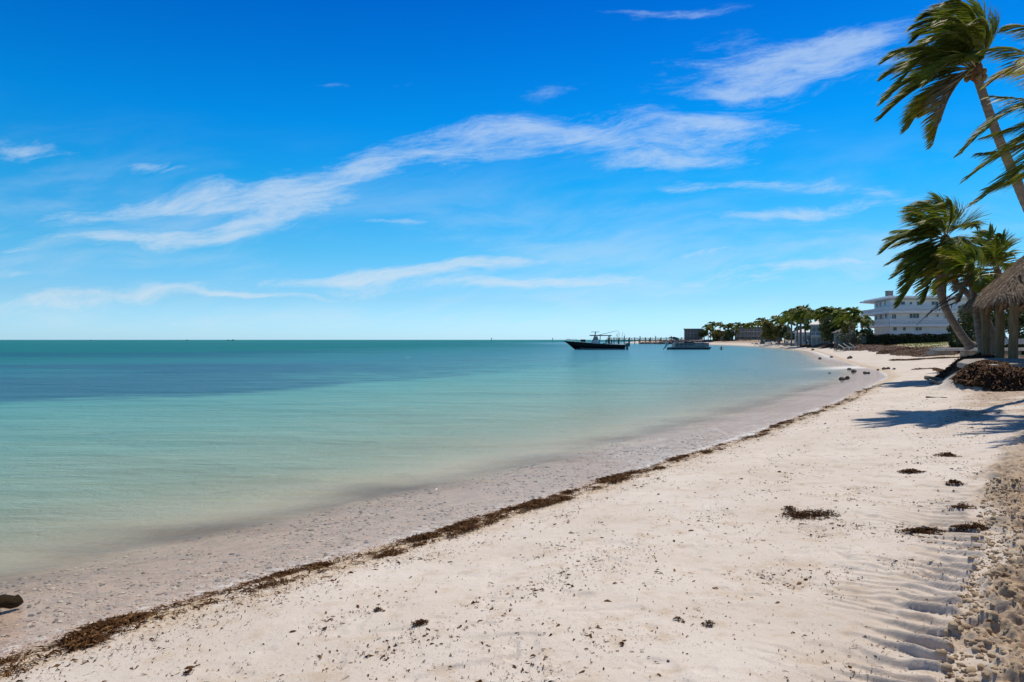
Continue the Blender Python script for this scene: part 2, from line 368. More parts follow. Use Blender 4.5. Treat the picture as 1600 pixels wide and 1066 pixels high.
# sand
def sand_material():
    m = bpy.data.materials.new('beach_sand'); m.use_nodes = True; N = NT(m.node_tree); N.n.clear()
    P = N.node('ShaderNodeNewGeometry').outputs['Position']
    A = lambda k: N.node('ShaderNodeAttribute', attribute_name=k).outputs['Fac']
    sd, cz, grass, brown = A('sd'), A('churn'), A('grass'), A('brown')
    n1 = N.noise(P, .7, 6, .6); n2 = N.noise(P, 4, 6, .65); n3 = N.noise(P, 60, 4, .7); n4 = N.noise(P, 260, 2, .6)
    col = N.mix(N.step(n1, .32, .7), (.69, .632, .58), (.60, .535, .47))
    col = N.mix(N.m('MULTIPLY', N.step(n2, .5, .7), .6), col, (.52, .41, .30))
    col = N.mix(N.m('MULTIPLY', N.step(n3, .5, .75), .28), col, (.42, .35, .29))
    # shell and coral crumbs
    vo = N.node('ShaderNodeTexVoronoi', {'Vector': P, 'Scale': 75.0, 'Randomness': 1.0})
    crumb2 = N.m('MULTIPLY', N.step(N.noise(P, 34, 3, .6), .60, .68), N.step(N.noise(N.vmul(P, (1, 1.6, 1)), 1.6, 6, .75), .47, .60)); col = N.mix(N.m('MULTIPLY', crumb2, .6), col, (.27, .20, .145))
    crumb = N.m('MULTIPLY', N.step(vo.outputs['Distance'], .34, .14), N.step(N.noise(P, 5, 6, .7), .46, .60))
    ccol = N.mix(N.step(vo.outputs['Color'], .35, .6), (.24, .15, .085), (.74, .68, .60))
    col = N.mix(N.m('MULTIPLY', crumb, .75), col, ccol)
    # coarse tan crumb belt along the wrack line
    belt = N.m('MULTIPLY', N.step(sd, -.15, .12), N.step(sd, .95, .3))
    vb = N.node('ShaderNodeTexVoronoi', {'Vector': P, 'Scale': 48.0, 'Randomness': 1.0})
    bcol = N.ramp(N.m('MULTIPLY', vb.outputs['Color'], 1.0), [(0, (.20, .10, .05)), (.35, (.46, .33, .20)), (.65, (.60, .50, .38)), (1, (.72, .64, .52))])
    col = N.mix(N.m('MULTIPLY', belt, N.step(N.noise(P, 5, 4, .6), .36, .56)), col, bcol)
    churncol = N.mix(N.step(N.noise(P, 14, 5, .7), .35, .68), (.50, .37, .24), (.24, .16, .10))
    col = N.mix(N.m('MULTIPLY', cz, .85), col, churncol)
    browncol = N.mix(N.step(N.noise(P, 7, 6, .75), .42, .6), (.50, .385, .28), (.20, .115, .065))
    mound = A('mound'); browncol = N.mix(mound, browncol, N.mix(N.step(N.noise(P, 5, 6, .75), .4, .6), (.17, .12, .085), (.06, .036, .024)))
    col = N.mix(brown, col, browncol)
    # wet sand near the water and the bottom under it
    wet = N.step(N.m('ADD', sd, N.m('MULTIPLY', N.m('SUBTRACT', n2, .5), .5)), .22, -.12)
    bottom = N.mix(N.step(N.noise(N.vmul(P, (1, 1.3, 1)), 5.0, 8, .8), .40, .60), (.55, .42, .34), (.41, .315, .255))
    vb2 = N.node('ShaderNodeTexVoronoi', {'Vector': P, 'Scale': 19.0, 'Randomness': 1.0})
    peb = N.m('MULTIPLY', N.step(vb2.outputs['Distance'], .34, .14), N.step(N.noise(P, 3.1, 4, .6), .40, .6))
    bottom = N.mix(N.m('MULTIPLY', peb, .95), bottom, N.ramp(vb2.outputs['Color'], [(0, (.16, .13, .11)), (.5, (.30, .24, .19)), (.72, (.62, .55, .46)), (1, (.78, .74, .66))]))
    col = N.mix(wet, col, bottom)
    gcol = N.mix(N.step(N.noise(P, .5, 6, .7), .4, .62), (.21, .23, .065), (.42, .36, .25))
    col = N.mix(grass, col, gcol)
    hgt = N.m('ADD', N.m('MULTIPLY', n3, .6), N.m('ADD', N.m('MULTIPLY', n4, .25), N.m('MULTIPLY', N.noise(P, 20, 4, .65), .9)))
    bn = N.node('ShaderNodeBump', {'Strength': .55, 'Distance': .012, 'Height': hgt})
    p = N.node('ShaderNodeBsdfPrincipled', {'Base Color': col, 'Roughness': N.mix(wet, .93, .5, 'FLOAT'), 'Specular IOR Level': .25, 'Normal': bn.outputs[0]})
    N.l.new(p.outputs[0], N.node('ShaderNodeOutputMaterial').inputs[0]); return m

def water_material():
    m = bpy.data.materials.new('sea_water'); m.use_nodes = True; N = NT(m.node_tree); N.n.clear()
    P = N.node('ShaderNodeNewGeometry').outputs['Position']
    A = lambda k: N.node('ShaderNodeAttribute', attribute_name=k).outputs['Fac']
    sd, weed = A('sd'), A('weed')
    off = N.m('MULTIPLY', sd, -1.0)
    wig = N.noise(N.vmul(P, (.35, 1.0, 1)), .55, 5, .6)
    offw = N.m('ADD', off, N.m('MULTIPLY', N.m('SUBTRACT', wig, .5), N.m('MULTIPLY', N.step(off, .5, 12), 9)))
    offn = N.m('ADD', offw, N.m('MULTIPLY', N.m('SUBTRACT', wig, .5), 2.2))
    # colour of the water body over pale sand, by distance offshore (log-like)
    lg = N.m('DIVIDE', N.m('LOGARITHM', N.m('ADD', N.m('MAXIMUM', offw, 0), 1), 10), 3.4)
    body = N.ramp(lg, [(0, (.42, .35, .26)), (.16, (.47, .45, .33)), (.235, (.28, .38, .29)), (.33, (.17, .37, .33)), (.42, (.085, .34, .35)),
                       (.50, (.018, .20, .27)), (.62, (.006, .17, .20)), (.8, (.006, .175, .205)), (1, (.008, .19, .21))])
    wn = N.noise(N.vmul(P, (.25, 1, 1)), 1.1, 6, .7)
    wm = N.step(N.m('ADD', weed, N.m('MULTIPLY', N.m('SUBTRACT', wn, .5), 1.5)), .25, .95)
    body = N.mix(N.m('MULTIPLY', wm, .85), body, (.012, .11, .205))
    # scattered dark bottom patches close in
    sp = N.noise(N.vmul(P, (.45, 1, 1)), .8, 6, .72)
    spm = N.m('MULTIPLY', N.step(sp, .60, .72), N.m('MULTIPLY', N.step(off, 1.8, 3.5), N.step(off, 24, 10)))
    body = N.mix(N.m('MULTIPLY', spm, .5), body, (.10, .13, .11))
    body = N.mix(N.m('MULTIPLY', A('bay'), .75), body, N.mix(N.step(off, 2, 14), (.22, .31, .36), (.10, .30, .43)))  # bluer to the right: sky reflection painted into the body colour
    # ripples
    R1 = N.noise(N.vmul(P, (1.0, 1.7, 1)), 9.0, 5, .7, .5); R2 = N.noise(N.vmul(P, (.6, 1.6, 1)), 2.3, 5, .65, .6); R3 = N.noise(N.vmul(P, (.4, 1.4, 1)), .42, 4, .6); R4 = N.noise(N.vmul(P, (.5, 1.3, 1)), .12, 3, .6)
    calm = N.mix(N.step(off, 0, 4), .6, 1.0, 'FLOAT')
    shal = N.step(off, .3, 7)
    hgt = N.m('ADD', N.m('MULTIPLY', R1, .040), N.m('MULTIPLY', shal, N.m('ADD', N.m('MULTIPLY', R2, .12), N.m('ADD', N.m('MULTIPLY', R3, .42), N.m('MULTIPLY', R4, 1.3)))))
    bn = N.node('ShaderNodeBump', {'Strength': N.m('MULTIPLY', calm, .85), 'Distance': 1.0, 'Height': hgt})
    nrm = bn.outputs[0]
    streak = N.noise(N.vmul(P, (.16, 1, 1)), 1.5, 5, .65)
    body = N.mix(N.m('MULTIPLY', N.step(streak, .42, .7), .22), body, N.mix(1, body, (.62, .72, .86), blend='MULTIPLY'))
    opac = N.m('ADD', N.m('MULTIPLY', N.step(offn, 1.4, 3.4), .62), N.m('MULTIPLY', N.step(offn, 2.5, 9), .34))
    k2 = N.m('SUBTRACT', 1.96, opac); body = N.node('ShaderNodeVectorMath', {0: body, 1: N.xyz(k2, k2, k2)}, operation='MULTIPLY').outputs[0]
    dif = N.node('ShaderNodeBsdfDiffuse', {'Color': body, 'Normal': nrm})
    trn = N.node('ShaderNodeBsdfTransparent', {'Color': N.ramp(N.m('DIVIDE', off, 6), [(0, (1, .99, .96)), (.4, (.96, .97, .94)), (1, (.88, .94, .91))])})
    vol = N.node('ShaderNodeMixShader', {0: opac, 1: trn.outputs[0], 2: dif.outputs[0]})
    # foam at the edge and in the surf, joined by painted sun glitter
    fn = N.noise(P, 9, 6, .75); fn2 = N.noise(P, 1.3, 3, .5)
    edge = N.m('MULTIPLY', N.step(off, .42, .0), N.step(off, -.35, -.05))
    foam = N.m('MULTIPLY', edge, N.step(N.m('ADD', fn, N.m('MULTIPLY', fn2, .35)), .64, .78))
    lip = N.m('MULTIPLY', N.step(off, .16, .02), N.step(N.noise(P, 3.3, 5, .7), .36, .5)); foam = N.m('MAXIMUM', foam, N.m('MULTIPLY', lip, .8))
    wv = A('surf'); foam_glint = N.m('MULTIPLY', wv, N.step(N.noise(N.vmul(P, (1, .6, 1)), 5, 6, .8), .30, .46))
    painted_glint = N.m('MULTIPLY', N.m('MULTIPLY', A('spark'), N.m('MULTIPLY', N.step(N.noise(N.vmul(P, (1, .7, 1)), 4.5, 7, .9, .6), .50, .58), N.step(N.noise(P, 24, 3, .7), .46, .56))), .9); foam_glint = N.m('MAXIMUM', foam_glint, painted_glint)  # sun glitter near the shore, painted as white specks
    foam = N.m('MAXIMUM', foam, foam_glint)
    fr = N.node('ShaderNodeFresnel', {'IOR': 1.33, 'Normal': nrm})
    gl = N.node('ShaderNodeBsdfGlossy', {'Color': (1, 1, 1), 'Roughness': .09, 'Normal': nrm})
    fac = N.m('MULTIPLY', N.m('MULTIPLY', N.m('MINIMUM', fr.outputs[0], .50), N.mix(N.step(off, 1, 6), .85, 1.0, 'FLOAT')), N.mix(N.step(off, 10, 120), .72, .24, 'FLOAT'))
    srf = N.node('ShaderNodeMixShader', {0: fac, 1: vol.outputs[0], 2: gl.outputs[0]})
    fd = N.node('ShaderNodeBsdfDiffuse', {'Color': (.8, .8, .8)})
    srf = N.node('ShaderNodeMixShader', {0: N.m('MULTIPLY', foam, .85), 1: srf.outputs[0], 2: fd.outputs[0]})
    N.l.new(srf.outputs[0], N.node('ShaderNodeOutputMaterial').inputs[0]); return m

# ------------------------------------------------------------------ ground and sea
def polar(nf, nb, radii):
    af = np.radians(np.linspace(-50, 50, nf)); ab = np.radians(np.linspace(50, 310, nb)[1:-1])
    th = np.concatenate([af, ab]); R, TH = np.meshgrid(radii, th, indexing='ij')
    x = (R*np.sin(TH)).ravel(); y = (R*np.cos(TH)).ravel(); n = len(th); k = len(radii)
    i = np.arange(k-1)[:, None]*n; j = np.arange(n)[None, :]; j2 = (j+1) % n
    F = np.stack([i+j, i+n+j, i+n+j2, i+j2], -1).reshape(-1, 4)[:, ::-1]
    return x, y, F, n
rad = np.concatenate([np.geomspace(.3, 1.6, 14)[:-1], np.geomspace(1.6, 15, 830)[:-1], np.geomspace(15, 90, 260)[:-1], np.geomspace(90, 700, 90)[:-1], np.geomspace(700, 30000, 20)])
x, y, F, n = polar(1250, 90, rad)
sd = sdist(x, y); z = terrain(x, y, sd); z, cz, tu, tv = details(x, y, sd, z)
hm = hut_mound(x, y)*sst(sd, 2.5, 4.5)
brown = np.clip(.75*sst(tv, .3, 1.6)*sst(y, 8, 13)*sst(vn(x*.8, y*.8, 70), .1, .6)+1.0*sst(hm, .05, .5)*sst(y, 15, 19)+.55*sst(sd, 9, 16)*sst(y, 24, 34)*sst(fbm(x*.25, y*.5, 3, 71), .3, .6), 0, 1)
brown = np.clip(brown+.22*sst(tv, -.9, -.3)*sst(tv, .2, 0)*sst(tu, 9, 4), 0, 1); brown = np.clip(brown+.7*sst(y, 13.5, 17)*sst(y, 34, 26)*sst(sd, 3.4, 4.6)*sst(fbm(x*.6, y*.9, 3, 79), .36, .56), 0, 1); brown *= sst(sd, 2.5, 4)
# drifts of old weed along the far beach
far = sst(y, 45, 70)*sst(sd, 4.5, 8)*sst(fbm(x*.1, y*.06, 3, 77), .2, .45); brown = np.clip(brown+.75*far, 0, 1)
grass = sst(sd+4*(vn(x*.2, y*.2, 78)-.5), 8, 12)*sst(y, 48, 60)*sst(x/np.maximum(y, 1), .53, .57)*(y < 140)
x = np.append(x, 0.); y = np.append(y, 0.); z = np.append(z, gz(0, 0)); sd = np.append(sd, sdist(np.array([0.]), np.array([0.])))
cz = np.append(cz, 0); brown = np.append(brown, 0); grass = np.append(grass, 0)
F3 = np.stack([np.full(n, len(x)-1), np.arange(n), (np.arange(n)+1) % n], -1)[:, ::-1]
g = np_mesh('ground', np.stack([x, y, z], -1), F, F3, [sand_material()], True, attrs={'sd': sd, 'churn': cz, 'grass': grass, 'brown': brown, 'mound': np.append(sst(hm+.15*(fbm(x[:-1]*2, y[:-1]*2, 3, 7)-.5), .0, .12), 0)})
tag(g, 'pale sand beach with a churned tan strip', kind='structure')

rad = np.concatenate([np.geomspace(2.5, 60, 420)[:-1], np.geomspace(60, 600, 160)[:-1], np.geomspace(600, 30000, 26)])
x, y, F, n = polar(520, 60, rad); sd = sdist(x, y)
keep = (sd[F] < .5).any(1); F = F[keep]; used = np.unique(F); mp = np.full(len(x), -1); mp[used] = np.arange(len(used)); F = mp[F]; x, y, sd = x[used], y[used], sd[used]
z = .012*(fbm(x*1.2, y*3, 3, 80)-.5)*np.exp(-np.hypot(x, y)/80)*sst(-sd, -.3, 2)
off = -sd
az = x/np.maximum(y, 1)
weed = sst(off+9*(fbm(x*.09, y*.09, 3, 82)-.5), 18.5, 24)*(.35*sst(off, 260, 90)+.65*sst(off+30*(fbm(x*.03, y*.05, 2, 83)-.5), 80, 30))*(.98-.50*sst(az, -.62, .25))*(.72+.28*sst(fbm(x*.05, y*.11, 3, 84), .3, .6))
weed = np.clip(weed+.45*sst(fbm(x*.02, y*.05, 3, 85), .55, .7)*sst(off, 30, 60), 0, 1)
sp1 = W0(1340, 574); surf = np.exp(-(((x-sp1[0])*.72+(y-sp1[1])*.69)/5.2)**2-((-(x-sp1[0])*.69+(y-sp1[1])*.72)/1.5)**2)*1.3
surf = np.clip(surf*sst(off, -.5, .2), 0, 1)
far_edge = sst(y, 60, 100)*sst(off, 2.2, .2)
surf = np.clip(surf+.9*far_edge, 0, 1)
spark = sst(off, -.1, .3)*sst(off, 2.6, 1.0)*sst(y, 9, 13)*sst(y, 40, 28)*sst(fbm(x*.35, y*.35, 2, 87), .42, .62)
for sx_, sy_, sr in ((1190, 677, 1.3), (1120, 695, 1.1), (1300, 605, 2.6), (1330, 620, 1.6), (1060, 712, .8)):
    c_ = W0(sx_, sy_-6); spark = spark+1.1*np.exp(-((x-c_[0])**2+(y-c_[1])**2)/sr**2)
spark = np.clip(spark, 0, 1)*sst(off, -.1, .15)
sea = np_mesh('water', np.stack([x, y, z], -1), F, None, [water_material()], True, attrs={'sd': sd, 'weed': weed, 'surf': surf, 'spark': spark, 'bay': sst(x, -4, 22)*sst(off, 1.0, 4)*sst(off, 90, 30)})
tag(sea, 'clear shallow turquoise sea with fine ripples', kind='structure')

# ------------------------------------------------------------------ weed, crumbs and clods (stuff)
def scraps(P, z, L, Wd, lift, rs):
    """bent ribbons, one per point"""
    n = len(P); a = rs.uniform(0, 2*np.pi, n); k = rs.uniform(-1.2, 1.2, n); V = np.zeros((n, 8, 3)); q = P.copy(); q3 = np.column_stack([q, z])
    cur = q3.copy(); an = a.copy()
    for s_ in range(4):
        d = np.stack([np.cos(an), np.sin(an)], -1); nr = np.stack([-d[:, 1], d[:, 0]], -1)
        wd = Wd*[.45, 1, .8, .2][s_]; tz = rs.uniform(-.5, .5, n)*wd
        hz = lift*rs.uniform(0, 1, n)*[0.2, 1, 1, .2][s_]
        V[:, 2*s_, :2] = cur[:, :2]+nr*wd[:, None]/2; V[:, 2*s_+1, :2] = cur[:, :2]-nr*wd[:, None]/2
        V[:, 2*s_, 2] = cur[:, 2]+hz+tz; V[:, 2*s_+1, 2] = cur[:, 2]+hz-tz
        cur[:, :2] += d*L[:, None]/3; an = an+k*.6+rs.uniform(-.4, .4, n)
    b = np.arange(n)[:, None]*8
    F = np.concatenate([b+np.array([[2*s_, 2*s_+1, 2*s_+3, 2*s_+2]]) for s_ in range(3)])
    return V.reshape(-1, 3), F
def along_shore(n, y0, y1, rs):
    """random points along the waterline, as (x, y, nx, ny)"""
    pts = SH[(SH[:, 1] > -1) & (SH[:, 1] < 130)][:21]; seg = np.diff(pts, axis=0); L = np.hypot(*seg.T)
    mid = pts[:-1, 1]; wgt = np.where((mid < y1), L, 0)*1/np.maximum(mid, 4)**1.7; wgt /= wgt.sum()
    k = rs.choice(len(seg), n, p=wgt); t = rs.uniform(0, 1, n); p = pts[k]+seg[k]*t[:, None]; d = seg[k]/L[k][:, None]
    return p, np.stack([d[:, 1], -d[:, 0]], -1)
rs = np.random.RandomState(3)
# main wrack line
p, nn = along_shore(150000, 0, 34, rs)
offs = .16+.20*(fbm(p[:, 0]*.5, p[:, 1]*.5, 2, 90)-.5)*2+rs.normal(0, .045, len(p))+.05*(fbm(p[:, 0]*4, p[:, 1]*4, 2, 91)-.5)*2
second = rs.uniform(0, 1, len(p)) < .35; offs = np.where(second, offs+.26, offs); loose = rs.uniform(0, 1, len(p)) < .12; offs = np.where(loose, rs.exponential(.35, len(p)), offs)
q = p+nn*offs[:, None]
cl = fbm(q[:, 0]*1.9, q[:, 1]*1.9, 3, 93)+.02*sst(q[:, 1], 12, 8); cl2 = vn(q[:, 0]*5, q[:, 1]*5, 95)-.15*sst(q[:, 1], 9, 20)
keep = ((.045+sst(cl, .45, .60)*sst(cl2, .2, .7)*(.25+.75*sst(cl, .5, .6)) > rs.uniform(0, 1, len(p))) | (loose & (rs.uniform(0, 1, len(p)) < .25)))
q = q[keep]; cl = cl[keep]; lo = loose[keep]
zz = full_h(q[:, 0], q[:, 1]); pile = np.where(lo, .004, .03*sst(cl, .52, .66)*rs.uniform(0, 1, len(q)))
L = np.where(lo, rs.uniform(.012, .05, len(q)), rs.uniform(.02, .12, len(q)))*(1+q[:, 1]/60); Wd = L*rs.uniform(.05, .14, len(q))
V, F = scraps(q, zz+.004+pile, L, Wd, .02, rs)
isdry = (rs.uniform(0, 1, len(q)) < .25).astype(int)
tag(np_mesh('seaweed_line', V, F, None, [M_weed, M_weed2], False, midx=np.tile(isdry, 3)), 'dark brown seaweed strewn along the edge of the water', 'seaweed', kind='stuff')
# crumbs over the dry beach: old tide lines, belts and a loose scatter
N0 = 330000
r = 2.5*(34/2.5)**rs.uniform(0, 1, N0)**.72; th = np.radians(rs.uniform(-42, 42, N0)); q = np.stack([r*np.sin(th), r*np.cos(th)], -1)
sdq = sdist(q[:, 0], q[:, 1]); u, v = track_uv(q[:, 0], q[:, 1])
ln = np.zeros(N0)
for c0, wd, am in ((.95, .16, .55), (1.75, .14, .40), (2.7, .22, .35), (3.9, .3, .3)):
    cc = c0+.35*(fbm(q[:, 0]*.35, q[:, 1]*.35, 2, int(c0*40))-.5)*2
    ln += am*np.exp(-((sdq-cc)/wd)**2)
clump = sst(fbm(q[:, 0]*1.8, q[:, 1]*1.8, 3, 98), .48, .66)
dens = .03+ln*(.22+clump)+.13*clump+.5*sst(v, -1.9, -.5)*sst(v, .35, -.1)*clump*sst(u, .5, 3)+.5*sst(sdq, 1.2, .5)*sst(r, 6, 14)+.45*sst(sdq, 2.5, 4.5)*sst(r, 15, 20)*(.2+clump)
keep = (sdq > .25) & (.8*dens > rs.uniform(0, 1, N0)) & (v < .5)
q = q[keep]; zz = full_h(q[:, 0], q[:, 1]); L = .0035+rs.exponential(.0085, len(q)); L = np.minimum(L, .07)*(1+q[:, 1]/22); Wd = L*rs.uniform(.12, .42, len(q))
V, F = scraps(q, zz+.003, L, Wd, .006, rs); isdry = (rs.uniform(0, 1, len(q)) < .35).astype(int)
tag(np_mesh('seaweed_crumbs', V, F, None, [M_weed, M_weed2], False, midx=np.tile(isdry, 3)), 'small dark seaweed crumbs scattered over the dry sand', 'seaweed', kind='stuff')

# rough lumps as one mesh (numpy): deformed icospheres
def ico(sub=1):
    bm = bmesh.new(); bmesh.ops.create_icosphere(bm, subdivisions=sub, radius=1); v = np.array([p.co[:] for p in bm.verts]); f = np.array([[q.index for q in k.verts] for k in bm.faces]); bm.free(); return v, f
IV1, IF1 = ico(1); IV2, IF2 = ico(2); IV3, IF3 = ico(3)
def lumps(C3, R3, rs, base=(IV1, IF1), jit=.25):
    v, f = base; n = len(C3); a = rs.uniform(0, 6.28, n); V = np.tile(v[None], (n, 1, 1))*(1+rs.uniform(-jit, jit, (n, len(v), 1)))
    V = V*R3[:, None, :]; c, s_ = np.cos(a)[:, None], np.sin(a)[:, None]; X = V[..., 0]*c-V[..., 1]*s_; Y = V[..., 0]*s_+V[..., 1]*c; V = np.stack([X, Y, V[..., 2]], -1)+C3[:, None, :]
    return V.reshape(-1, 3), (np.arange(n)[:, None, None]*len(v)+f[None]).reshape(-1, 3)
n0 = 6000; u = rs.uniform(-1, 7, n0)**1.0; v = .05+np.abs(rs.normal(0, .55, n0)); cx = TR0[0]+TRD[0]*u+TRD[1]*v; cy = TR0[1]+TRD[1]*u-TRD[0]*v
ok = cy > 1.5; cx, cy, v = cx[ok], cy[ok], v[ok]; sz = .003+rs.exponential(.0045, len(cx)); sz = np.minimum(sz, .030)
V, F = lumps(np.stack([cx, cy, full_h(cx, cy)+sz*.2], -1), np.stack([sz*rs.uniform(.8, 1.4, len(sz)), sz, sz*.75], -1), rs, (IV2, IF2), .26)
tag(np_mesh('sand_clods', V, None, F, [M_coral], True), 'tan clods of churned sand beside the grader track', 'sand clods', kind='stuff')

# shells and coral bits on the bottom of the shallows
n0 = 24000; ry = 3.8*(17/3.8)**rs.uniform(0, 1, n0); k_s = np.interp(ry, SH[:, 1][:22], SH[:, 0][:22]); cx = k_s-rs.uniform(-.1, 3.2, n0)*(.8+ry*.05); sdp = sdist(cx, ry)
ok = (sdp < .15) & (sdp > -2.6) & (fbm(cx*1.3, ry*1.3, 3, 111)+.25*rs.uniform(-1, 1, n0) > .47); cx, cy = cx[ok], ry[ok]
sz = np.minimum(.0022+rs.exponential(.003, len(cx)), .015)*(1+cy/14)
V, F = lumps(np.stack([cx, cy, full_h(cx, cy)+sz*.15], -1), np.stack([sz*rs.uniform(1, 2, len(sz)), sz, sz*.5], -1), rs, (IV1, IF1), .3)
mi = np.repeat(rs.choice(3, len(cx), p=[.45, .3, .25]), len(IF1))
tag(np_mesh('shell_bits', V, None, F, [mat('pale_shell', (.66, .58, .48), (.52, .42, .33), 60, .7, coords='World'), mat('grey_shell', (.25, .185, .14), (.15, .11, .085), 60, .7, coords='World'), mat('pink_shell', (.50, .34, .26), (.38, .27, .22), 60, .7, coords='World')], False, midx=mi), 'shell and coral bits on the bottom of the shallows', 'shells', kind='stuff')

# single clumps of weed lying out on the sand
def clump(px, py, wpx, hpx, label, n=420, far=1.0):
    c = at(px, py); wx = wpx/FP*c.y/2; dz = EYE-c.z; wy = max(hpx/FP*c.y*c.y/dz/2, wx*.3)
    rs_ = np.random.RandomState(int(px*7+py)); a = rs_.normal(0, .42, (n, 2)); k = fbm(a[:, 0]*3+px, a[:, 1]*3, 3, 5) > .40; a = a[k & ((a**2).sum(1) < 1.1)]
    P_ = a*np.array([wx, wy]); ww = P_+np.array([c.x, c.y]); hz = full_h(ww[:, 0], ww[:, 1])-c.z
    L = rs_.uniform(.015, .05, len(a))*far; h = .035*far*np.exp(-(a**2).sum(1)*2)*rs_.uniform(0, 1, len(a))
    V, F = scraps(P_, hz+.004+h, L, L*rs_.uniform(.15, .35, len(a)), .012, rs_)
    o = np_mesh('seaweed_clump', V, F, None, [M_weed], loc=c); tag(o, label, 'seaweed', 'seaweed clumps on the open sand')
clump(1263, 806, 92, 16, 'widest flat clump of dark seaweed alone on the pale sand right of centre', 1300)
clump(1233, 797, 24, 8, 'little dark seaweed tuft just behind the widest clump', 240)
clump(1422, 739, 34, 7, 'dark seaweed clump on the sand below the tree shadow', 420, 1.5)
clump(1480, 713, 24, 8, 'dark seaweed clump nearest under the tree shadow', 320, 1.6)
clump(1490, 757, 26, 7, 'thin seaweed clump close beside the brown churned strip', 260, 1.4)
clump(1502, 795, 40, 8, 'seaweed clump at the top end of the ridged track', 380, 1.2)
clump(1515, 828, 60, 9, 'long low seaweed clump across the top of the ridged track', 900)
clump(1440, 832, 80, 10, 'sparse stringy seaweed patch left of the ridged track', 900)
clump(656, 976, 26, 10, 'small solid dark seaweed clump in the foreground centre', 330, .6)
clump(1110, 978, 26, 9, 'curled seaweed bit in the foreground right of centre', 130, .6)
clump(590, 955, 14, 6, 'tiny seaweed bit left of the solid foreground clump', 100, .5)
clump(293, 1054, 16, 6, 'small seaweed bit at the bottom left edge of the sand', 100, .45)
clump(1060, 970, 16, 5, 'thin seaweed shred in the foreground centre right', 70, .5)

# weed banks: humped ribbons of old sargassum
def bank(pts, wdt, hgt, label, seed=1, m=M_bank, rough=.5, fuzz=2500, fz=.09):
    """pts: world xy list of the ridge line; a rough humped ribbon"""
    P_ = np.array([(p.x, p.y) for p in pts]); d = np.concatenate([[0], np.cumsum(np.hypot(*np.diff(P_, axis=0).T))]); Ltot = d[-1]
    nu = max(int(Ltot/(wdt/22)), 40); nu = min(nu, 700); nv = 26; t = np.linspace(0, Ltot, nu); cx = np.interp(t, d, P_[:, 0]); cy = np.interp(t, d, P_[:, 1])
    tx = np.gradient(cx, t); ty = np.gradient(cy, t); nx, ny = ty, -tx; s_ = np.linspace(-1, 1, nv)
    w_ = wdt*(.55+.9*vn(t/wdt*.8, t*0, seed))*sst(t, 0, wdt*.6)*sst(t, Ltot, Ltot-wdt*.6)+.01
    X = cx[:, None]+nx[:, None]*s_[None]*w_[:, None]/2; Y = cy[:, None]+ny[:, None]*s_[None]*w_[:, None]/2
    base_ = terrain(X.ravel(), Y.ravel()).reshape(X.shape); k = 1/wdt
    hh = hgt*(.35+1.1*vn(t/wdt*1.1, t*0+5, seed+3))[:, None]*(1-s_[None]**2)**.7*(.55+rough*1.6*fbm(X*k*5, Y*k*5, 4, seed+9)); hh *= (w_/w_.max())[:, None]
    Z = base_+hh-.03*hgt-.01
    V = np.stack([X, Y, Z], -1).reshape(-1, 3); i = np.arange(nu-1)[:, None]*nv; j = np.arange(nv-1)[None]
    F = np.stack([i+j, i+j+1, i+nv+j+1, i+nv+j], -1).reshape(-1, 4)
    # loose strands on top
    rs_ = np.random.RandomState(seed); pk = rs_.randint(0, len(V), fuzz); q = V[pk][:, :2]+rs_.normal(0, wdt*.03, (fuzz, 2)); zq = V[pk][:, 2]
    L = rs_.uniform(.5, 1.6, fuzz)*fz; V2, F2 = scraps(q, zq-.1*fz, L, L*.28, fz*.7, rs_)
    o = np_mesh('seaweed_bank', np.concatenate([V, V2]), np.concatenate([F, F2+len(V)]), None, [m, M_weedb, M_weed2], True,
                midx=np.concatenate([np.zeros(len(F)), 1+(rs_.uniform(0, 1, len(F2)) < .14)]))
    tag(o, label, 'seaweed', kind='stuff')
A_ = at
bank([A_(1255, 541), A_(1275, 541.5), A_(1300, 542), A_(1330, 543), A_(1362, 545)], 3.6, .55, 'high dark brown seaweed bank behind the walking person', 3, fuzz=1500, fz=.3)
bank([A_(1180, 536.3), A_(1215, 537.5), A_(1250, 538.5), A_(1300, 539)], 4.0, .2, 'low tan seaweed drift below the far palms', 4, fuzz=600, fz=.3)
bank([A_(1330, 541), A_(1370, 545), A_(1400, 547), A_(1450, 549), A_(1480, 551)], 4.2, .38, 'long brown seaweed drift before the grass', 5, fuzz=1800, fz=.22)
bank([A_(1372, 552.5), A_(1395, 552), A_(1418, 549), A_(1440, 547)], 2.4, .55, 'blunt-ended dark seaweed heap on the pale sand', 6, fuzz=1600, fz=.16)
bank([A_(1405, 551.5), A_(1435, 553), A_(1465, 554), A_(1490, 555)], 3.4, .4, 'mottled seaweed heap left of the concrete wall', 7, fuzz=1600, fz=.16)
bank([A_(1392, 563), A_(1430, 562.5), A_(1470, 560), A_(1505, 559)], .7, .04, 'thin trail of seaweed across the pale sand left of the leaning palms', 21, rough=1.6, fuzz=1200, fz=.14)
bank([A_(1425, 578), A_(1460, 576), A_(1495, 571)], .5, .035, 'thinner nearer trail of seaweed across the pale sand beside the driftwood', 22, rough=1.6, fuzz=1200, fz=.10)
bank([A_(1489, 576), A_(1508, 573), A_(1530, 565), A_(1545, 560)], 1.4, .17, 'dark seaweed slope under the leaning palms', 8, rough=1.3, fuzz=7000, fz=.15)
bank([A_(1500, 599), A_(1530, 595), A_(1565, 596), A_(1620, 600)], 1.5, .16, 'thick brown seaweed heap before the thatched hut', 9, rough=1.3, fuzz=11000, fz=.12)
bank([A_(1555, 588), A_(1590, 590), A_(1640, 590)], 1.3, .09, 'dark seaweed heap against the hut mound', 12, rough=1.3, fuzz=8000, fz=.13)

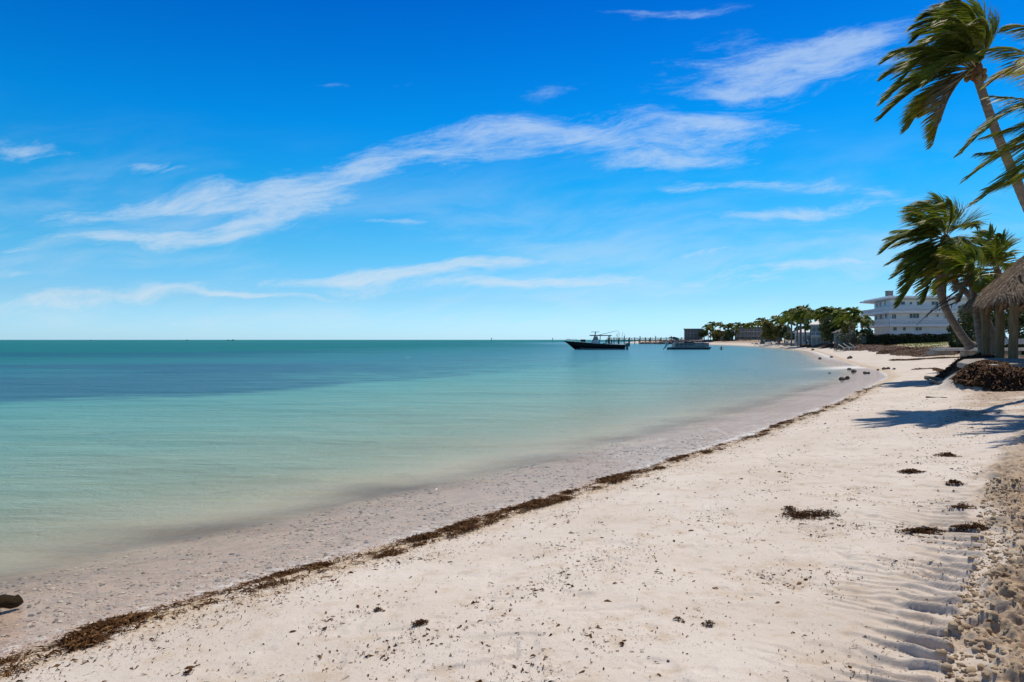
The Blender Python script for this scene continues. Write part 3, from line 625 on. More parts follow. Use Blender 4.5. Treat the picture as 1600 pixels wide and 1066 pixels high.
bank([A_(1496, 593), A_(1518, 585), A_(1540, 578), A_(1562, 574), A_(1590, 580)], 1.7, .10, 'tangled dark seaweed covering the foot of the hut mound', 15, rough=1.6, fuzz=9000, fz=.14)
sp_ = at(1552, 573); mb = MB(); mb.prism([(-1.2, -.1), (-.75, -.55), (.2, -.7), (1.3, -.5), (2.2, .3), (1.7, 1.2), (.3, 1.5), (-.9, .8)], -.12, .07); o = mb.build('concrete_pad', M_conc, None, bevel=.025)
o.location = sp_+Vector((0, 0, .08)); o.rotation_euler = (math.radians(3), math.radians(-3), .3); tag(o, 'broken grey concrete pad at the foot of the hut posts', 'concrete pad')

# ------------------------------------------------------------------ palms
def bez(p0, p1, p2, t): return p0*(1-t)**2+p1*2*t*(1-t)+p2*t*t
UP = Vector((0, 0, 1))
def frond(vs, fs, mi, P0, P1, P2, LL, n, wind, rnd, lw=.045, seg=3, ragged=.1, mleaf=0, thick=.028):
    P0, P1, P2 = Vector(P0), Vector(P1), Vector(P2)
    # stalk
    K = 9; prev = None
    for i in range(K+1):
        t = i/K; p = bez(P0, P1, P2, t); tg = ((P1-P0)*(1-t)+(P2-P1)*t).normalized(); a = tg.cross(UP)
        a = a.normalized() if a.length > .05 else Vector((1, 0, 0)); b = a.cross(tg); r_ = thick*(1-.85*t)
        ring = len(vs); vs += [p+a*r_, p+b*r_, p-a*r_, p-b*r_]
        if prev is not None:
            for q in range(4): fs.append((prev+q, prev+(q+1) % 4, ring+(q+1) % 4, ring+q)); mi.append(1)
        prev = ring
    for i in range(n):
        t = .14+.86*(i+.5)/n; p = bez(P0, P1, P2, t); tg = ((P1-P0)*(1-t)+(P2-P1)*t).normalized(); sd_ = tg.cross(UP)
        sd_ = sd_.normalized() if sd_.length > .05 else Vector((1, 0, 0)); nrm = sd_.cross(tg)
        l0 = LL*(.45+.62*math.sin(math.pi*min(t*1.02, 1)**.75))*(1-.35*t**4)
        for s_ in (-1, 1):
            if rnd.random() < ragged: continue
            l = l0*rnd.uniform(.78, 1.12); j = rnd.uniform(-.15, .15)
            d = (sd_*s_*(.80-.35*t)+tg*(.55+.75*t+j)+nrm*rnd.uniform(-.05, .30)+wind*.35).normalized()
            wv = (tg-d*tg.dot(d)); wv = wv.normalized() if wv.length > .01 else nrm
            wv = (wv+nrm*rnd.uniform(-.5, .5)).normalized()*lw*.5; q = p.copy(); b0 = len(vs); step = l/seg
            for k in range(seg+1):
                ww = wv*(.55 if k == 0 else 1 if k < seg else .12)
                vs += [q+ww, q-ww]
                if k: fs.append((b0+2*k-2, b0+2*k-1, b0+2*k+1, b0+2*k)); mi.append(mleaf)
                d = (d+(-UP*(.34+rnd.uniform(-.1, .16))+wind*.42)*(.75 if seg == 3 else 1)).normalized(); q = q+d*step
def frond_obj(P0, P1, P2, parent, mats, org, **kw):
    vs, fs, mi = [], [], []; frond(vs, fs, mi, P0-org, P1-org, P2-org, mi and 0 or kw.pop('LL'), kw.pop('n'), kw.pop('wind'), kw.pop('rnd'), **kw)
    me = bpy.data.meshes.new('frond'); me.from_pydata([tuple(v) for v in vs], [], fs)
    for m_ in mats: me.materials.append(m_)
    me.polygons.foreach_set('material_index', mi); o = bpy.data.objects.new('frond', me); C.objects.link(o); o.parent = parent; return o
def trunk_obj(pts, r0, r1, parent, org, rings=46):
    P_ = [Vector(p)-org for p in pts]; mb = MB(); q, rr = [], []
    seg = len(P_)-1
    for i in range(rings*2+1):
        t = i/(rings*2)*seg; k = min(int(t), seg-1); f = t-k
        a = P_[max(k-1, 0)]; b = P_[k]; c = P_[k+1]; d = P_[min(k+2, seg)]
        p = .5*((2*b)+(c-a)*f+(2*a-5*b+4*c-d)*f*f+(3*b-a-3*c+d)*f**3); q.append(p); tt = t/seg
        rr.append((r0+(r1-r0)*tt+r0*.55*max(0, 1-tt*9)**2)*(1+(.045 if i % 2 else -.02)+random.uniform(-.015, .015)))
    mb.tube(q, rr, 12); return mb.build('trunk', M_trunk, parent, smooth=True)
def nuts(parent, c, n, rnd, r=.09):
    for i in range(n):
        v, f = lumps(np.array([[0, 0, 0.]]), np.array([[r, r, r*1.25]]), np.random.RandomState(i), (IV2, IF2), .04)
        a = rnd.uniform(0, 6.28); np_mesh('coconut', v, None, f, [M_husk], True, parent, loc=c+Vector((math.cos(a)*.24, math.sin(a)*.24, -.12+rnd.uniform(-.14, .06))))
def near_palm(name, label, crown, Y, trunk, fr, LL, n, wind, seed, r0=.2, r1=.14, group=None, n_nuts=0, mats3=(M_leaf, M_leafy, M_leafd), lw=.045, thick=.028, heart=.24):
    """crown (px,py); trunk list of (px,py,Y) from the base; fronds (mid px,py,dY, tip px,py,dY, kind)"""
    rnd = random.Random(seed); org = PT(*trunk[0]); root = thing(name, label, 'palm tree', org, 0, group)
    c = PT(crown[0], crown[1], Y); trunk_obj([PT(*t) for t in trunk]+[c], r0, r1, root, org)
    v, f = lumps(np.array([[0, 0, 0.]]), np.array([[heart, heart, heart*1.5]]), np.random.RandomState(seed), (IV2, IF2), .12)
    np_mesh('crown_heart', v, None, f, [M_fib], True, root, loc=c-org)
    for (mx, my, md, tx, ty, td, kd) in fr:
        frond_obj(c+Vector((rnd.uniform(-.08, .08), rnd.uniform(-.08, .08), rnd.uniform(0, .15))), PT(mx, my, Y+md), PT(tx, ty, Y+td), root,
                  [mats3[kd], M_rach], org, LL=LL*rnd.uniform(.9, 1.1), n=n, wind=wind, rnd=rnd, lw=lw, thick=thick, ragged=.06 if kd != 2 else .3)
    if n_nuts: nuts(root, c-org, n_nuts, rnd)
    return root
WIND = Vector((-1, .15, .12))
# tall palm at the top right. control point then tip of each frond
fr1 = [(1450, 110, -.6, 1376, 186, -1.0, 0), (1440, 75, .4, 1384, 120, .6, 0), (1455, 45, 1.0, 1384, 95, 1.4, 0), (1470, 30, -.9, 1392, 150, -1.4, 0), (1440, 95, -1.2, 1380, 160, -1.8, 0),
       (1480, 5, .5, 1430, 62, .8, 0), (1490, 0, -.8, 1425, 45, -1.3, 0), (1500, -12, .2, 1442, 28, .6, 0), (1515, -5, 1.3, 1470, 8, 2.0, 0), (1530, -8, -.6, 1484, 2, -1.1, 0),
       (1545, 10, .6, 1510, 14, 1.0, 0), (1555, 30, -.9, 1530, 30, -1.6, 0), (1552, 45, .5, 1556, 50, 1.0, 0), (1465, 120, .6, 1420, 200, .9, 0), (1480, 130, -.9, 1458, 226, -1.2, 1),
       (1460, 140, -.3, 1446, 175, -.5, 1), (1470, 95, 1.4, 1410, 150, 2.0, 0), (1462, 62, -1.4, 1398, 80, -2.1, 0), (1488, 30, 1.6, 1440, 75, 2.4, 0), (1478, 60, -.2, 1432, 85, -.4, 0),
       (1500, 40, 1.0, 1455, 110, 1.5, 0), (1492, 112, -1.2, 1470, 190, -1.8, 2), (1505, 30, -1.4, 1460, 60, -2.2, 0), (1530, 40, 1.4, 1500, 60, 2.2, 0), (1475, 85, 1.8, 1425, 125, 2.8, 0), (1540, 60, -1.0, 1538, 90, -1.7, 0),
       (1515, 10, -1.6, 1470, 30, -2.4, 0), (1520, 20, 0, 1488, 30, .2, 0), (1505, 60, -1.7, 1450, 130, -2.4, 0)]
near_palm('palm_tree', 'tall coconut palm with its crown whole in the top right corner', (1524, 112), 22, [(1668, 610, 24), (1640, 420, 23.4), (1592, 292, 22.8), (1556, 205, 22.3)],
          fr1, 1.12, 92, WIND, 1, .17, .12, 'coconut palms near the camera', 7, lw=.042)
fr2 = [(1610, 120, 0, 1503, 238, -.6, 0), (1620, 200, .4, 1512, 278, .4, 0), (1635, 240, -.6, 1522, 318, -.8, 0), (1620, 60, .8, 1540, 78, 1.2, 0), (1640, 50, -.6, 1545, 132, -1.2, 1),
       (1640, 20, 1.2, 1574, 42, 1.8, 0), (1660, 160, -1.2, 1548, 150, -2, 0), (1655, 90, 1.5, 1560, 118, 2.4, 0), (1640, 230, 1.2, 1530, 240, 1.6, 0), (1660, 270, 1.5, 1545, 292, 2, 0),
       (1670, 60, -1.8, 1600, 90, -2.8, 0), (1690, 20, 0, 1640, -40, 0, 0), (1720, 10, 1.4, 1690, -50, 2.4, 0), (1740, 60, 1, 1800, 20, 2, 0), (1760, 120, -.8, 1850, 160, -1.6, 0), (1740, 160, .8, 1820, 240, 1.6, 0),
       (1700, 60, -2, 1690, 70, -3.2, 0), (1690, 260, -1.4, 1660, 340, -2.2, 2), (1730, 230, .4, 1760, 330, .7, 1), (1650, 180, .9, 1535, 215, 1.4, 0)]
near_palm('palm_tree', 'coconut palm reaching in from the right edge below the tallest crown', (1690, 170), 17, [(1800, 640, 18.6), (1790, 480, 18.3), (1760, 340, 17.8), (1715, 230, 17.2)],
          fr2, 1.0, 80, WIND*.7, 2, .2, .14, 'coconut palms near the camera', 4, lw=.038)
frA = [(1430, 345, 0, 1379, 394, -.5, 0), (1435, 360, 1.2, 1388, 372, 2, 0), (1440, 385, -.8, 1390, 412, -1.3, 0), (1450, 330, .8, 1426, 322, 1.4, 0), (1455, 340, -1.2, 1420, 340, -2, 0), (1465, 315, 0, 1445, 316, .2, 0),
       (1478, 308, 1.2, 1462, 314, 1.6, 0), (1490, 318, -.8, 1485, 316, -1.4, 0), (1495, 335, .9, 1492, 340, 1.4, 0), (1500, 345, .4, 1523, 352, .8, 0), (1500, 365, -.8, 1528, 395, -1.2, 0), (1450, 380, 1, 1410, 420, 1.5, 1),
       (1455, 395, -.6, 1410, 446, -1, 0), (1440, 420, .4, 1404, 478, .6, 0), (1462, 400, 1.4, 1425, 440, 2, 0), (1465, 410, -1, 1445, 470, -1.4, 0), (1480, 410, .8, 1478, 470, 1.2, 0), (1470, 395, -1.4, 1432, 430, -2, 0),
       (1450, 355, 1.6, 1400, 360, 2.6, 0), (1448, 362, -1.6, 1398, 385, -2.4, 0), (1462, 348, -.4, 1430, 360, -.6, 0), (1488, 395, -.8, 1500, 450, -1.2, 2), (1460, 370, .2, 1420, 405, .3, 2), (1474, 330, -1.8, 1450, 345, -2.6, 0),
       (1440, 402, -1.6, 1398, 432, -2.2, 0), (1510, 372, .8, 1535, 400, 1.4, 0)]
near_palm('palm_tree', 'leaning palm with wind-blown crown right beside the white building', (1477, 376), 36, [(1516, 541, 37), (1500, 520, 36.8), (1476, 478, 36.4), (1467, 430, 36.1)],
          frA, 1.4, 74, WIND, 3, .22, .15, 'palms behind the hut', 3, lw=.062)
frB = [(1500, 395, -.3, 1434, 456, -.8, 1), (1495, 400, .5, 1440, 435, .9, 1), (1498, 385, 0, 1462, 398, .3, 1), (1510, 382, -.5, 1476, 384, -.9, 0), (1520, 385, .5, 1490, 382, 1, 0), (1528, 395, 0, 1518, 398, .2, 0),
       (1530, 410, .6, 1524, 430, 1, 0), (1500, 420, -.8, 1462, 452, -1.2, 1), (1505, 425, .7, 1472, 445, 1.1, 1), (1528, 400, -.8, 1512, 420, -1.3, 0), (1515, 400, -1, 1485, 425, -1.5, 0), (1535, 420, -.3, 1540, 455, -.5, 0),
       (1508, 400, .9, 1480, 415, 1.5, 0), (1520, 430, -.9, 1500, 470, -1.4, 2)]
near_palm('palm_tree', 'short young palm with bright yellow-green fronds before the leaning palm', (1516, 438), 33, [(1537, 556, 33.5), (1530, 520, 33.4), (1524, 480, 33.2)],
          frB, 1.05, 74, WIND*1.1, 4, .20, .11, 'palms behind the hut', 0, (M_leafg, M_leafy, M_leafd), lw=.05)
frC = [(1545, 375, 0, 1545, 362, .5, 0), (1565, 375, .8, 1572, 380, 1.5, 0), (1540, 400, -.8, 1522, 388, -1.5, 0), (1575, 400, .8, 1586, 420, 1.5, 0), (1535, 415, 1, 1516, 428, 1.5, 0), (1555, 385, -1.5, 1558, 372, -2.4, 0),
       (1538, 390, .5, 1530, 370, 1, 0), (1570, 390, -1.2, 1578, 395, -2, 0), (1540, 440, 0, 1520, 468, .2, 0), (1570, 430, .5, 1585, 470, 1, 0), (1550, 440, -1, 1545, 490, -1.2, 0), (1550, 395, 1.2, 1540, 385, 2.5, 0),
       (1530, 425, -1, 1508, 445, -1.6, 0), (1562, 385, .2, 1566, 368, .4, 0)]
near_palm('palm_tree', 'dark green palm half hidden behind the thatched roof', (1558, 425), 47, [(1566, 531, 48), (1562, 490, 47.5), (1558, 450, 47.2)],
          frC, 1.45, 52, WIND*.4, 5, .22, .15, 'palms behind the hut', 0, lw=.10)
# thick bare palm stem that forks up under the eave
root = thing('leaning_trunk', 'bare grey leaning trunk behind the hut posts', 'tree trunk', PT(1553, 556, 35)); og = PT(1553, 556, 35)
trunk_obj([PT(1553, 556, 35), PT(1548, 520, 35), PT(1530, 480, 35.3), PT(1505, 452, 35.8), PT(1490, 440, 36)], .24, .13, root, og)
# dead frond stalks hanging out from the leaning palm
vs, fs, mi = [], [], []; rnd = random.Random(5); og = PT(1490, 468, 34)
for a, b, c in (((1492, 465, 34), (1462, 478, 33.8), (1432, 508, 33.6)), ((1496, 455, 34.2), (1470, 470, 34), (1448, 492, 34)), ((1500, 470, 34), (1480, 478, 33.6), (1462, 486, 33.2))):
    frond(vs, fs, mi, PT(*a)-og, PT(*b)-og, PT(*c)-og, .3, 16, Vector((-.3, 0, -.5)), rnd, lw=.04, ragged=.5, thick=.05)
me = bpy.data.meshes.new('dead_frond'); me.from_pydata([tuple(v) for v in vs], [], fs); me.materials.append(M_leafd); me.materials.append(M_drift); me.polygons.foreach_set('material_index', mi)
o = bpy.data.objects.new('dead_frond', me); C.objects.link(o); o.location = og; tag(o, 'bundle of dead grey frond stalks hanging in front of the white building', 'dead frond')

# ------------------------------------------------------------------ thatched hut
U_, O_ = Vector((.41, .912, 0)), Vector((-.912, .41, 0))
P1 = Vector(((1583-CX)/FP*28, 28, 0)); P3 = P1+U_*5.0
hw = 5.4
root = thing('thatched_hut', 'open thatched palm-leaf hut on thick log posts at the right edge', 'hut', (P1.x, P1.y, 1.25)); og = Vector((P1.x, P1.y, 1.25))
for k, (pp, ytop) in enumerate([(P1, 0), (P1+U_*2.3, 0), (P1+U_*5.0, 0), (P1-O_*hw, 0), (P3-O_*hw, 0), (P1+U_*2.3-O_*hw, 0)]):
    zb = float(terrain(np.array([pp.x]), np.array([pp.y]))[0])-.3; mb = MB(); b = Vector((pp.x, pp.y, zb))-og
    t = Vector((pp.x+random.uniform(-.04, .04), pp.y, 4.4))-og; r_ = random.uniform(.155, .175)
    mb.tube([b.lerp(t, q/10) + Vector((random.uniform(-.012, .012), random.uniform(-.012, .012), 0)) for q in range(11)], [r_*random.uniform(.94, 1.06) for q in range(11)], 14)
    mb.build('post', M_post, root, True)
def hutp(u, o, z): q = P1+U_*u+O_*o; return Vector((q.x, q.y, z))-og
ez = 4.12
for a, b in (((-.3, 0), (5.3, 0)), ((-.3, -hw), (5.3, -hw)), ((0, .3), (0, -hw-.3)), ((5, .3), (5, -hw-.3)), ((2.3, .3), (2.3, -hw-.3))):
    mb = MB(); mb.tube([hutp(*a, ez+.12), hutp(*b, ez+.12)], .09, 10); mb.build('beam', M_beam, root, True)
for a, b in (((0, 0), (.9, 0)), ((0, 0), (0, -.9)), ((2.3, 0), (3.1, 0)), ((2.3, 0), (1.5, 0)), ((5, 0), (4.2, 0))):
    mb = MB(); mb.tube([hutp(*a, ez-.75), hutp(*b, ez+.08)], .06, 8); mb.build('brace', M_beam, root, True)
# hip roof: eaves rectangle with overhang, ridge
ov = .62; pit = 1.08; u0, u1, o0, o1 = -ov, 5.0+ov, -hw-ov, ov; halfw = (o1-o0)/2; rz = ez-.1+min(halfw, (u1-u0)/2)*pit
oc = (o0+o1)/2; hu = min(halfw, (u1-u0)/2)*.97
ridge = [(u0+hu, oc), (u1-hu, oc)]
def roofz(u, o): return ez-.1+pit*min(u-u0, u1-u, o-o0, o1-o)
mb = MB(); N_ = 26; vs = []
for i in range(N_+1):
    for j in range(N_+1):
        u = u0+(u1-u0)*i/N_; o = o0+(o1-o0)*j/N_
        vs.append(hutp(u, o, roofz(u, o)+.05*vn(np.array(u*3.), np.array(o*3.), 2)))
fs = [(i*(N_+1)+j, (i+1)*(N_+1)+j, (i+1)*(N_+1)+j+1, i*(N_+1)+j+1) for i in range(N_) for j in range(N_)]
mb.add(vs, fs); mb.add([v-Vector((0, 0, .16)) for v in vs], fs); core = mb.build('roof', M_thatch2, root)
rs_ = np.random.RandomState(9); vs = []; fs = []
def thatch_strip(u, o, edge=False):
    dd = [(u-u0, (-1, 0)), (u1-u, (1, 0)), (o-o0, (0, -1)), (o1-o, (0, 1))]; dd.sort(key=lambda k: k[0]); g = dd[0][1]
    if dd[1][0]-dd[0][0] < .25 and rs_.rand() < .5: g = ((dd[0][1][0]+dd[1][1][0])*.7, (dd[0][1][1]+dd[1][1][1])*.7)
    g = (g[0]+rs_.uniform(-.28, .28), g[1]+rs_.uniform(-.28, .28)); L = rs_.uniform(.3, .75); wd = rs_.uniform(.008, .026)
    p = hutp(u, o, roofz(u, o)+rs_.uniform(.05, .17)); d = (U_*g[0]+O_*g[1]); d = (d-UP*pit*rs_.uniform(.78, 1.12)); d.normalize(); s_ = d.cross(UP).normalized()
    b = len(vs); q = p.copy()
    for k in range(4):
        vs.extend([q+s_*wd*(1 if k < 3 else .3), q-s_*wd*(1 if k < 3 else .3)])
        if k: fs.append((b+2*k-2, b+2*k-1, b+2*k+1, b+2*k))
        q = q+d*L/3; d = (d-UP*(.13 if not edge else .5)+s_*rs_.uniform(-.12, .12)).normalized()
for k in range(19000):
    thatch_strip(rs_.uniform(u0, u1), rs_.uniform(o0, o1))
for k in range(3600):
    t = rs_.rand(); e = rs_.uniform(0, .3)
    u, o = [(u0+e, o0+(o1-o0)*t), (u0+(u1-u0)*t, o1-e), (u1-e, o0+(o1-o0)*t), (u0+(u1-u0)*t, o0+e)][rs_.randint(0, 4)]
    thatch_strip(u, o, True)
me = bpy.data.meshes.new('thatch'); me.from_pydata([tuple(v) for v in vs], [], fs); me.materials.append(M_thatch)
o = bpy.data.objects.new('thatch', me); C.objects.link(o); o.parent = root

# concrete wall and low slab behind the hut
wa = PT(1478, 538, 41); root = thing('concrete_wall', 'low weathered concrete wall with a pale cap behind the palms', 'wall', (wa.x, wa.y, 1.2))
mb = MB(); mb.box((3.3, .9, .02), (3.6, .4, .75), math.radians(2)); mb.build('wall_face', M_conc, root, bevel=.02)
mb = MB(); mb.box((3.6, .3, .52), (8.0, 1.4, .16), math.radians(2)); mb.build('cap_slab', mat('pale_concrete', (.55, .52, .50), (.45, .42, .40), 2, .9), root, bevel=.02)
mb = MB(); mb.box((.1, .8, .30), (1.2, .8, .22), math.radians(2)); mb.build('step', M_conc, root, bevel=.02)
wb = PT(1600, 534, 44); o = MB(); o.box((0, 0, 0), (7, 1.2, .35)); o = o.build('concrete_ledge', MATS['pale_concrete'], None, bevel=.03); o.location = (wb.x+2.2, wb.y, wb.z+.02)
tag(o, 'pale sunlit concrete ledge seen between the hut posts', 'ledge')

# driftwood poles half buried on the sand
for (ax, ay, bx, by, r_, lab) in ((1447, 591, 1478, 592.5, .085, 'thickest dark driftwood log half buried by the seaweed heap'), (1453, 600, 1492, 597, .06, 'dark driftwood pole nearest the water side of the seaweed heap'),
                                  (1464, 596, 1505, 594.5, .045, 'thin driftwood stick between two thicker poles'), (1447, 622, 1480, 621, .03, 'short thin stick alone on the sand above the tree shadow')):
    a, b = at(ax, ay), at(bx, by); mb = MB(); d = b-a; pts = [a+d*(q/7)+Vector((0, 0, r_*.55-q*r_*.12+random.uniform(-.01, .01)))-a for q in range(8)]
    mb.tube(pts, [r_*(1.1-.10*q)*random.uniform(.85, 1.1) for q in range(8)], 9); o = mb.build('driftwood', M_drift, None, True); o.location = a; tag(o, lab, 'driftwood', 'driftwood by the hut')
# waterlogged log at the bottom left
a = Vector((*W0(-10, 950), 0)); og = a+Vector((0, 0, .0)); b = Vector((*W0(32, 938), 0))
mb = MB(); d = b-a; mb.tube([d*(q/6)+Vector((0, 0, .02+.02*math.sin(q))) for q in range(7)], [.052, .055, .056, .054, .056, .052, .046], 14); o = mb.build('sunken_log', mat('wet_log', (.045, .027, .010), (.10, .065, .028), 22, .6, spec=.15, bump=.03, stretch=(1, 6, 6)), None, True)
o.location = og; tag(o, 'wet brown log stub lying in the shallows at the left edge', 'log')

# rocks at the bend of the waterline
rk = [(1316, 594, 9, 'left rock of the dark pair standing furthest out in the foam'), (1324, 592, 8, 'right rock of the dark pair standing furthest out in the foam'), (1334, 582, 8, 'dark rock just before the white patch of foam'),
      (1327, 578, 6, 'small rock at the left tip of the white foam'), (1328, 560.5, 8, 'pointed dark rock on the wet sand behind the foam'), (1296, 584, 4, 'smallest rock out in the water left of the pair'), (1352, 583.5, 6, 'flat rock left of its touching neighbour in front of the foam'),
      (1357, 583.5, 5, 'flat rock right of its touching neighbour in front of the foam'), (1372, 579, 4, 'single rock left of the three at the edge of the sand'), (1382, 577.5, 6, 'left rock of the three in a row at the edge of the sand'),
      (1388, 577, 6, 'tallest rock in the middle of the three at the edge of the sand'), (1397, 577.5, 5, 'low right rock of the three at the edge of the sand'), (1281, 561, 5, 'flat rock awash furthest left in the bend'), (1299, 559, 5, 'rock awash between the flat one and the pointed one'),
      (1448, 592, 4, 'dark stone at the end of the thickest driftwood log'), (1270, 547.5, 5, 'dark rock in the far shallows below the white house')]
for i, (px, py, wpx, lab) in enumerate(rk):
    c = at(px, py); r_ = wpx/FP*c.y/2*1.05; v = IV3.copy(); nz = np.array([fbm(np.array([p[0]*1.4+i*3]), np.array([p[1]*1.4+p[2]*1.7]), 3, i)[0] for p in v]); v = v*(.55+.9*nz)[:, None]*np.array([r_, r_*.8, r_*.75])
    o = np_mesh('rock', v, None, IF3, [M_rock], False, loc=c+Vector((0, 0, r_*.28))); o.rotation_euler.z = i; tag(o, lab, 'rock', 'rocks at the bend of the waterline')

# ------------------------------------------------------------------ far shore: trees
def leaf_cloud(blobs, n, size, rs, core=True):
    """rhombic leaves through overlapping ellipsoids; blobs (x,y,z,rx,ry,rz)"""
    B = np.array(blobs, float); vol = (B[:, 3]*B[:, 4]*B[:, 5]); k = rs.choice(len(B), n, p=vol/vol.sum())
    d = rs.normal(0, 1, (n, 3)); d /= np.linalg.norm(d, axis=1)[:, None]; r = rs.uniform(.25, 1.08, n)**.55
    c = B[k, :3]+d*r[:, None]*B[k, 3:]*(1+.25*(fbm(d[:, 0]*3+k, d[:, 1]*3+d[:, 2]*2, 2, 3)-.5))[:, None]
    a = rs.normal(0, 1, (n, 3)); a /= np.linalg.norm(a, axis=1)[:, None]; b = np.cross(a, rs.normal(0, 1, (n, 3))); b /= np.linalg.norm(b, axis=1)[:, None]+1e-6
    s_ = size*rs.uniform(.6, 1.4, n)[:, None]; V = np.stack([c-a*s_, c-b*s_*.5, c+a*s_, c+b*s_*.5], 1).reshape(-1, 3)
    return V, np.arange(4*n).reshape(-1, 4)
def far_palm_mesh(seed, h, R, wind, nf=24, n=17, lw=.26):
    rnd = random.Random(seed); vs, fs, mi = [], [], []; c = Vector((rnd.uniform(-.5, .2), 0, h))
    for i in range(nf):
        a = i*2.399+rnd.uniform(-.3, .3); e = rnd.uniform(-.55, 1.25); r_ = R*rnd.uniform(.8, 1.1)
        d = Vector((math.cos(a)*math.cos(e), math.sin(a)*math.cos(e), math.sin(e)))
        P1_ = c+d*r_*.6+wind*.2*R; P2_ = c+Vector((d.x, d.y, 0))*r_*.95+Vector((0, 0, d.z*r_*.55-r_*.35))+wind*.45*R
        frond(vs, fs, mi, c, P1_, P2_, R*.40, n, wind*.7, rnd, lw=lw, seg=2, ragged=.08, thick=.05)
    me = bpy.data.meshes.new('crown'); me.from_pydata([tuple(v) for v in vs], [], fs); me.materials.append(M_leaf); me.materials.append(M_rach); me.polygons.foreach_set('material_index', mi)
    mb = MB(); b = rnd.uniform(-.6, .6); mb.tube([Vector((b*(1-q/8)**2*1.2, 0, -.5+(h+.5)*q/8)).lerp(Vector((c.x, 0, -.5+(h+.5)*q/8)), (q/8)**2) for q in range(9)], [.26]+[.19]*7+[.15], 8)
    tmp = mb.build('trunk', M_trunk, None, True); tm = tmp.data; bpy.data.objects.remove(tmp)
    return me, tm
FPM = [far_palm_mesh(20+i, 1.0*hh, R, Vector((-.8, .1, 0))*wk) for i, (hh, R, wk) in enumerate([(7, 2.7, .5), (7.5, 2.9, .7), (6.5, 2.6, .3), (8, 3.0, .8), (6, 2.9, .4)])]
FH = [7, 7.5, 6.5, 8, 6]
k_far = [0]
FPM = [(a, b, a.copy()) for a, b in FPM]
for a, b, c in FPM: c.materials[0] = M_leafg
def far_palm(px, py_top, Y, label, v, group='coconut palms along the far shore', squash=1.0):
    b = XG(px, Y); top = EYE+(HY-py_top)/FP*Y; s_ = (top-b.z)/(FH[v]+.9); root = thing('palm_tree', label, 'palm tree', b, 0, group)
    k_far[0] += 1; root.scale = (max(s_, .62)*squash, max(s_, .62)*squash, s_); root.rotation_euler.z = random.uniform(-.25, .25)
    for me, nm in ((FPM[v][0 if k_far[0] % 2 else 2], 'crown'), (FPM[v][1], 'trunk')):
        o = bpy.data.objects.new(nm, me); C.objects.link(o); o.parent = root
far_list = [(1106, 507, 360, 'first low palm right of the grey block across the bay', 0), (1115, 503, 350, 'tall palm where the far palm row begins', 1), (1110, 509, 345, 'squat palm beside the grey block across the bay', 4), (1125, 504, 350, 'palm behind the small white roof across the bay', 3),
            (1133, 507, 340, 'palm right of the small white roof across the bay', 0), (1142, 505, 340, 'palm above the pale house on the far shore', 2), (1149, 511, 335, 'short palm at the left end of the long tan block', 4), (1155, 504, 330, 'palm in front of the long tan block, left end', 1),
            (1165, 505, 325, 'palm before the long tan block, second from its left end', 0), (1173, 504, 320, 'palm before the middle of the long tan block', 2), (1184, 502, 300, 'palm before the right half of the long tan block', 3), (1193, 497, 280, 'palm rising at the right end of the long tan block', 1),
            (1200, 502, 270, 'small palm left of the olive tree', 0), (1214, 494, 240, 'dark palm rising behind the olive tree', 3), (1231, 493, 215, 'bushy palm right of the open white umbrella', 2), (1238, 486, 200, 'left palm of the tall stand above the beach chairs', 1),
            (1245, 482, 190, 'palm second from left in the tall stand above the beach chairs', 0), (1251, 483, 185, 'palm in the middle of the tall stand above the beach chairs', 4), (1257, 479, 180, 'tallest palm of the stand, crown blown right', 3), (1266, 505, 178, 'low dark palm at the left corner of the white-roofed house', 2),
            (1284, 481, 165, 'palm directly over the white house roof', 4), (1295, 480, 160, 'left palm of the clump right of the white house', 1), (1304, 481, 158, 'middle palm of the clump right of the white house', 0), (1313, 484, 150, 'right palm of the clump right of the white house', 2),
            (1327, 488, 135, 'palm between the white house and the white building', 3), (1336, 481, 130, 'palm nearest the left end of the white building', 1), (1347, 490, 128, 'short palm touching the left end of the white building', 4), (1320, 494, 140, 'low palm before the clump right of the white house', 4)]
for k, (px, pt, Y, lab, v) in enumerate(far_list): far_palm(px, pt, Y, lab, v)

def tree(name, label, px, pt, Y, wpx, m, seed, cat='tree', n=1500, size=.3, group=None, trunk=True, low=.25):
    b = XG(px, Y); H_ = EYE+(HY-pt)/FP*Y-b.z; R = wpx/FP*Y/2; rs_ = np.random.RandomState(seed); root = thing(name, label, cat, b, 0, group)
    bl = [(rs_.uniform(-.6, .6)*R, rs_.uniform(-.5, .5)*R, H_*rs_.uniform(low+.12, .82), R*rs_.uniform(.3, .55), R*rs_.uniform(.3, .5), H_*rs_.uniform(.13, .24)) for _ in range(11)]
    V, F = leaf_cloud(bl, n, size, rs_); V[:, 2] = np.maximum(V[:, 2], .03); np_mesh('crown', V, F, None, [m], parent=root)
    if trunk:
        mb = MB(); mb.tube([(0, 0, -.4), (.1, 0, H_*.3), (0, 0, H_*.6)], [R*.09+.06, R*.07+.04, .05], 8)
        for k in range(4): e = bl[k]; mb.tube([(.05, 0, H_*.32), (e[0]*.5, e[1]*.5, (H_*.32+e[2])/2), e[:3]], [.09, .07, .03], 6)
        mb.build('trunk', M_bark, root, True)
tree('olive_tree', 'round olive-yellow tree behind the open white umbrella', 1205, 498, 235, 34, M_olive, 1, n=3000, size=.35)
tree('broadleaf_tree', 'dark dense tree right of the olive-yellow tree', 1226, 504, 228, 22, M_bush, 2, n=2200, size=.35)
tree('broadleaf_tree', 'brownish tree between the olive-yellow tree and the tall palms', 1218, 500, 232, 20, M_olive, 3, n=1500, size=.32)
tree('broadleaf_tree', 'dark undergrowth tree beneath the tall stand of palms', 1247, 508, 205, 34, M_bush, 4, n=3200, size=.3, low=.0)
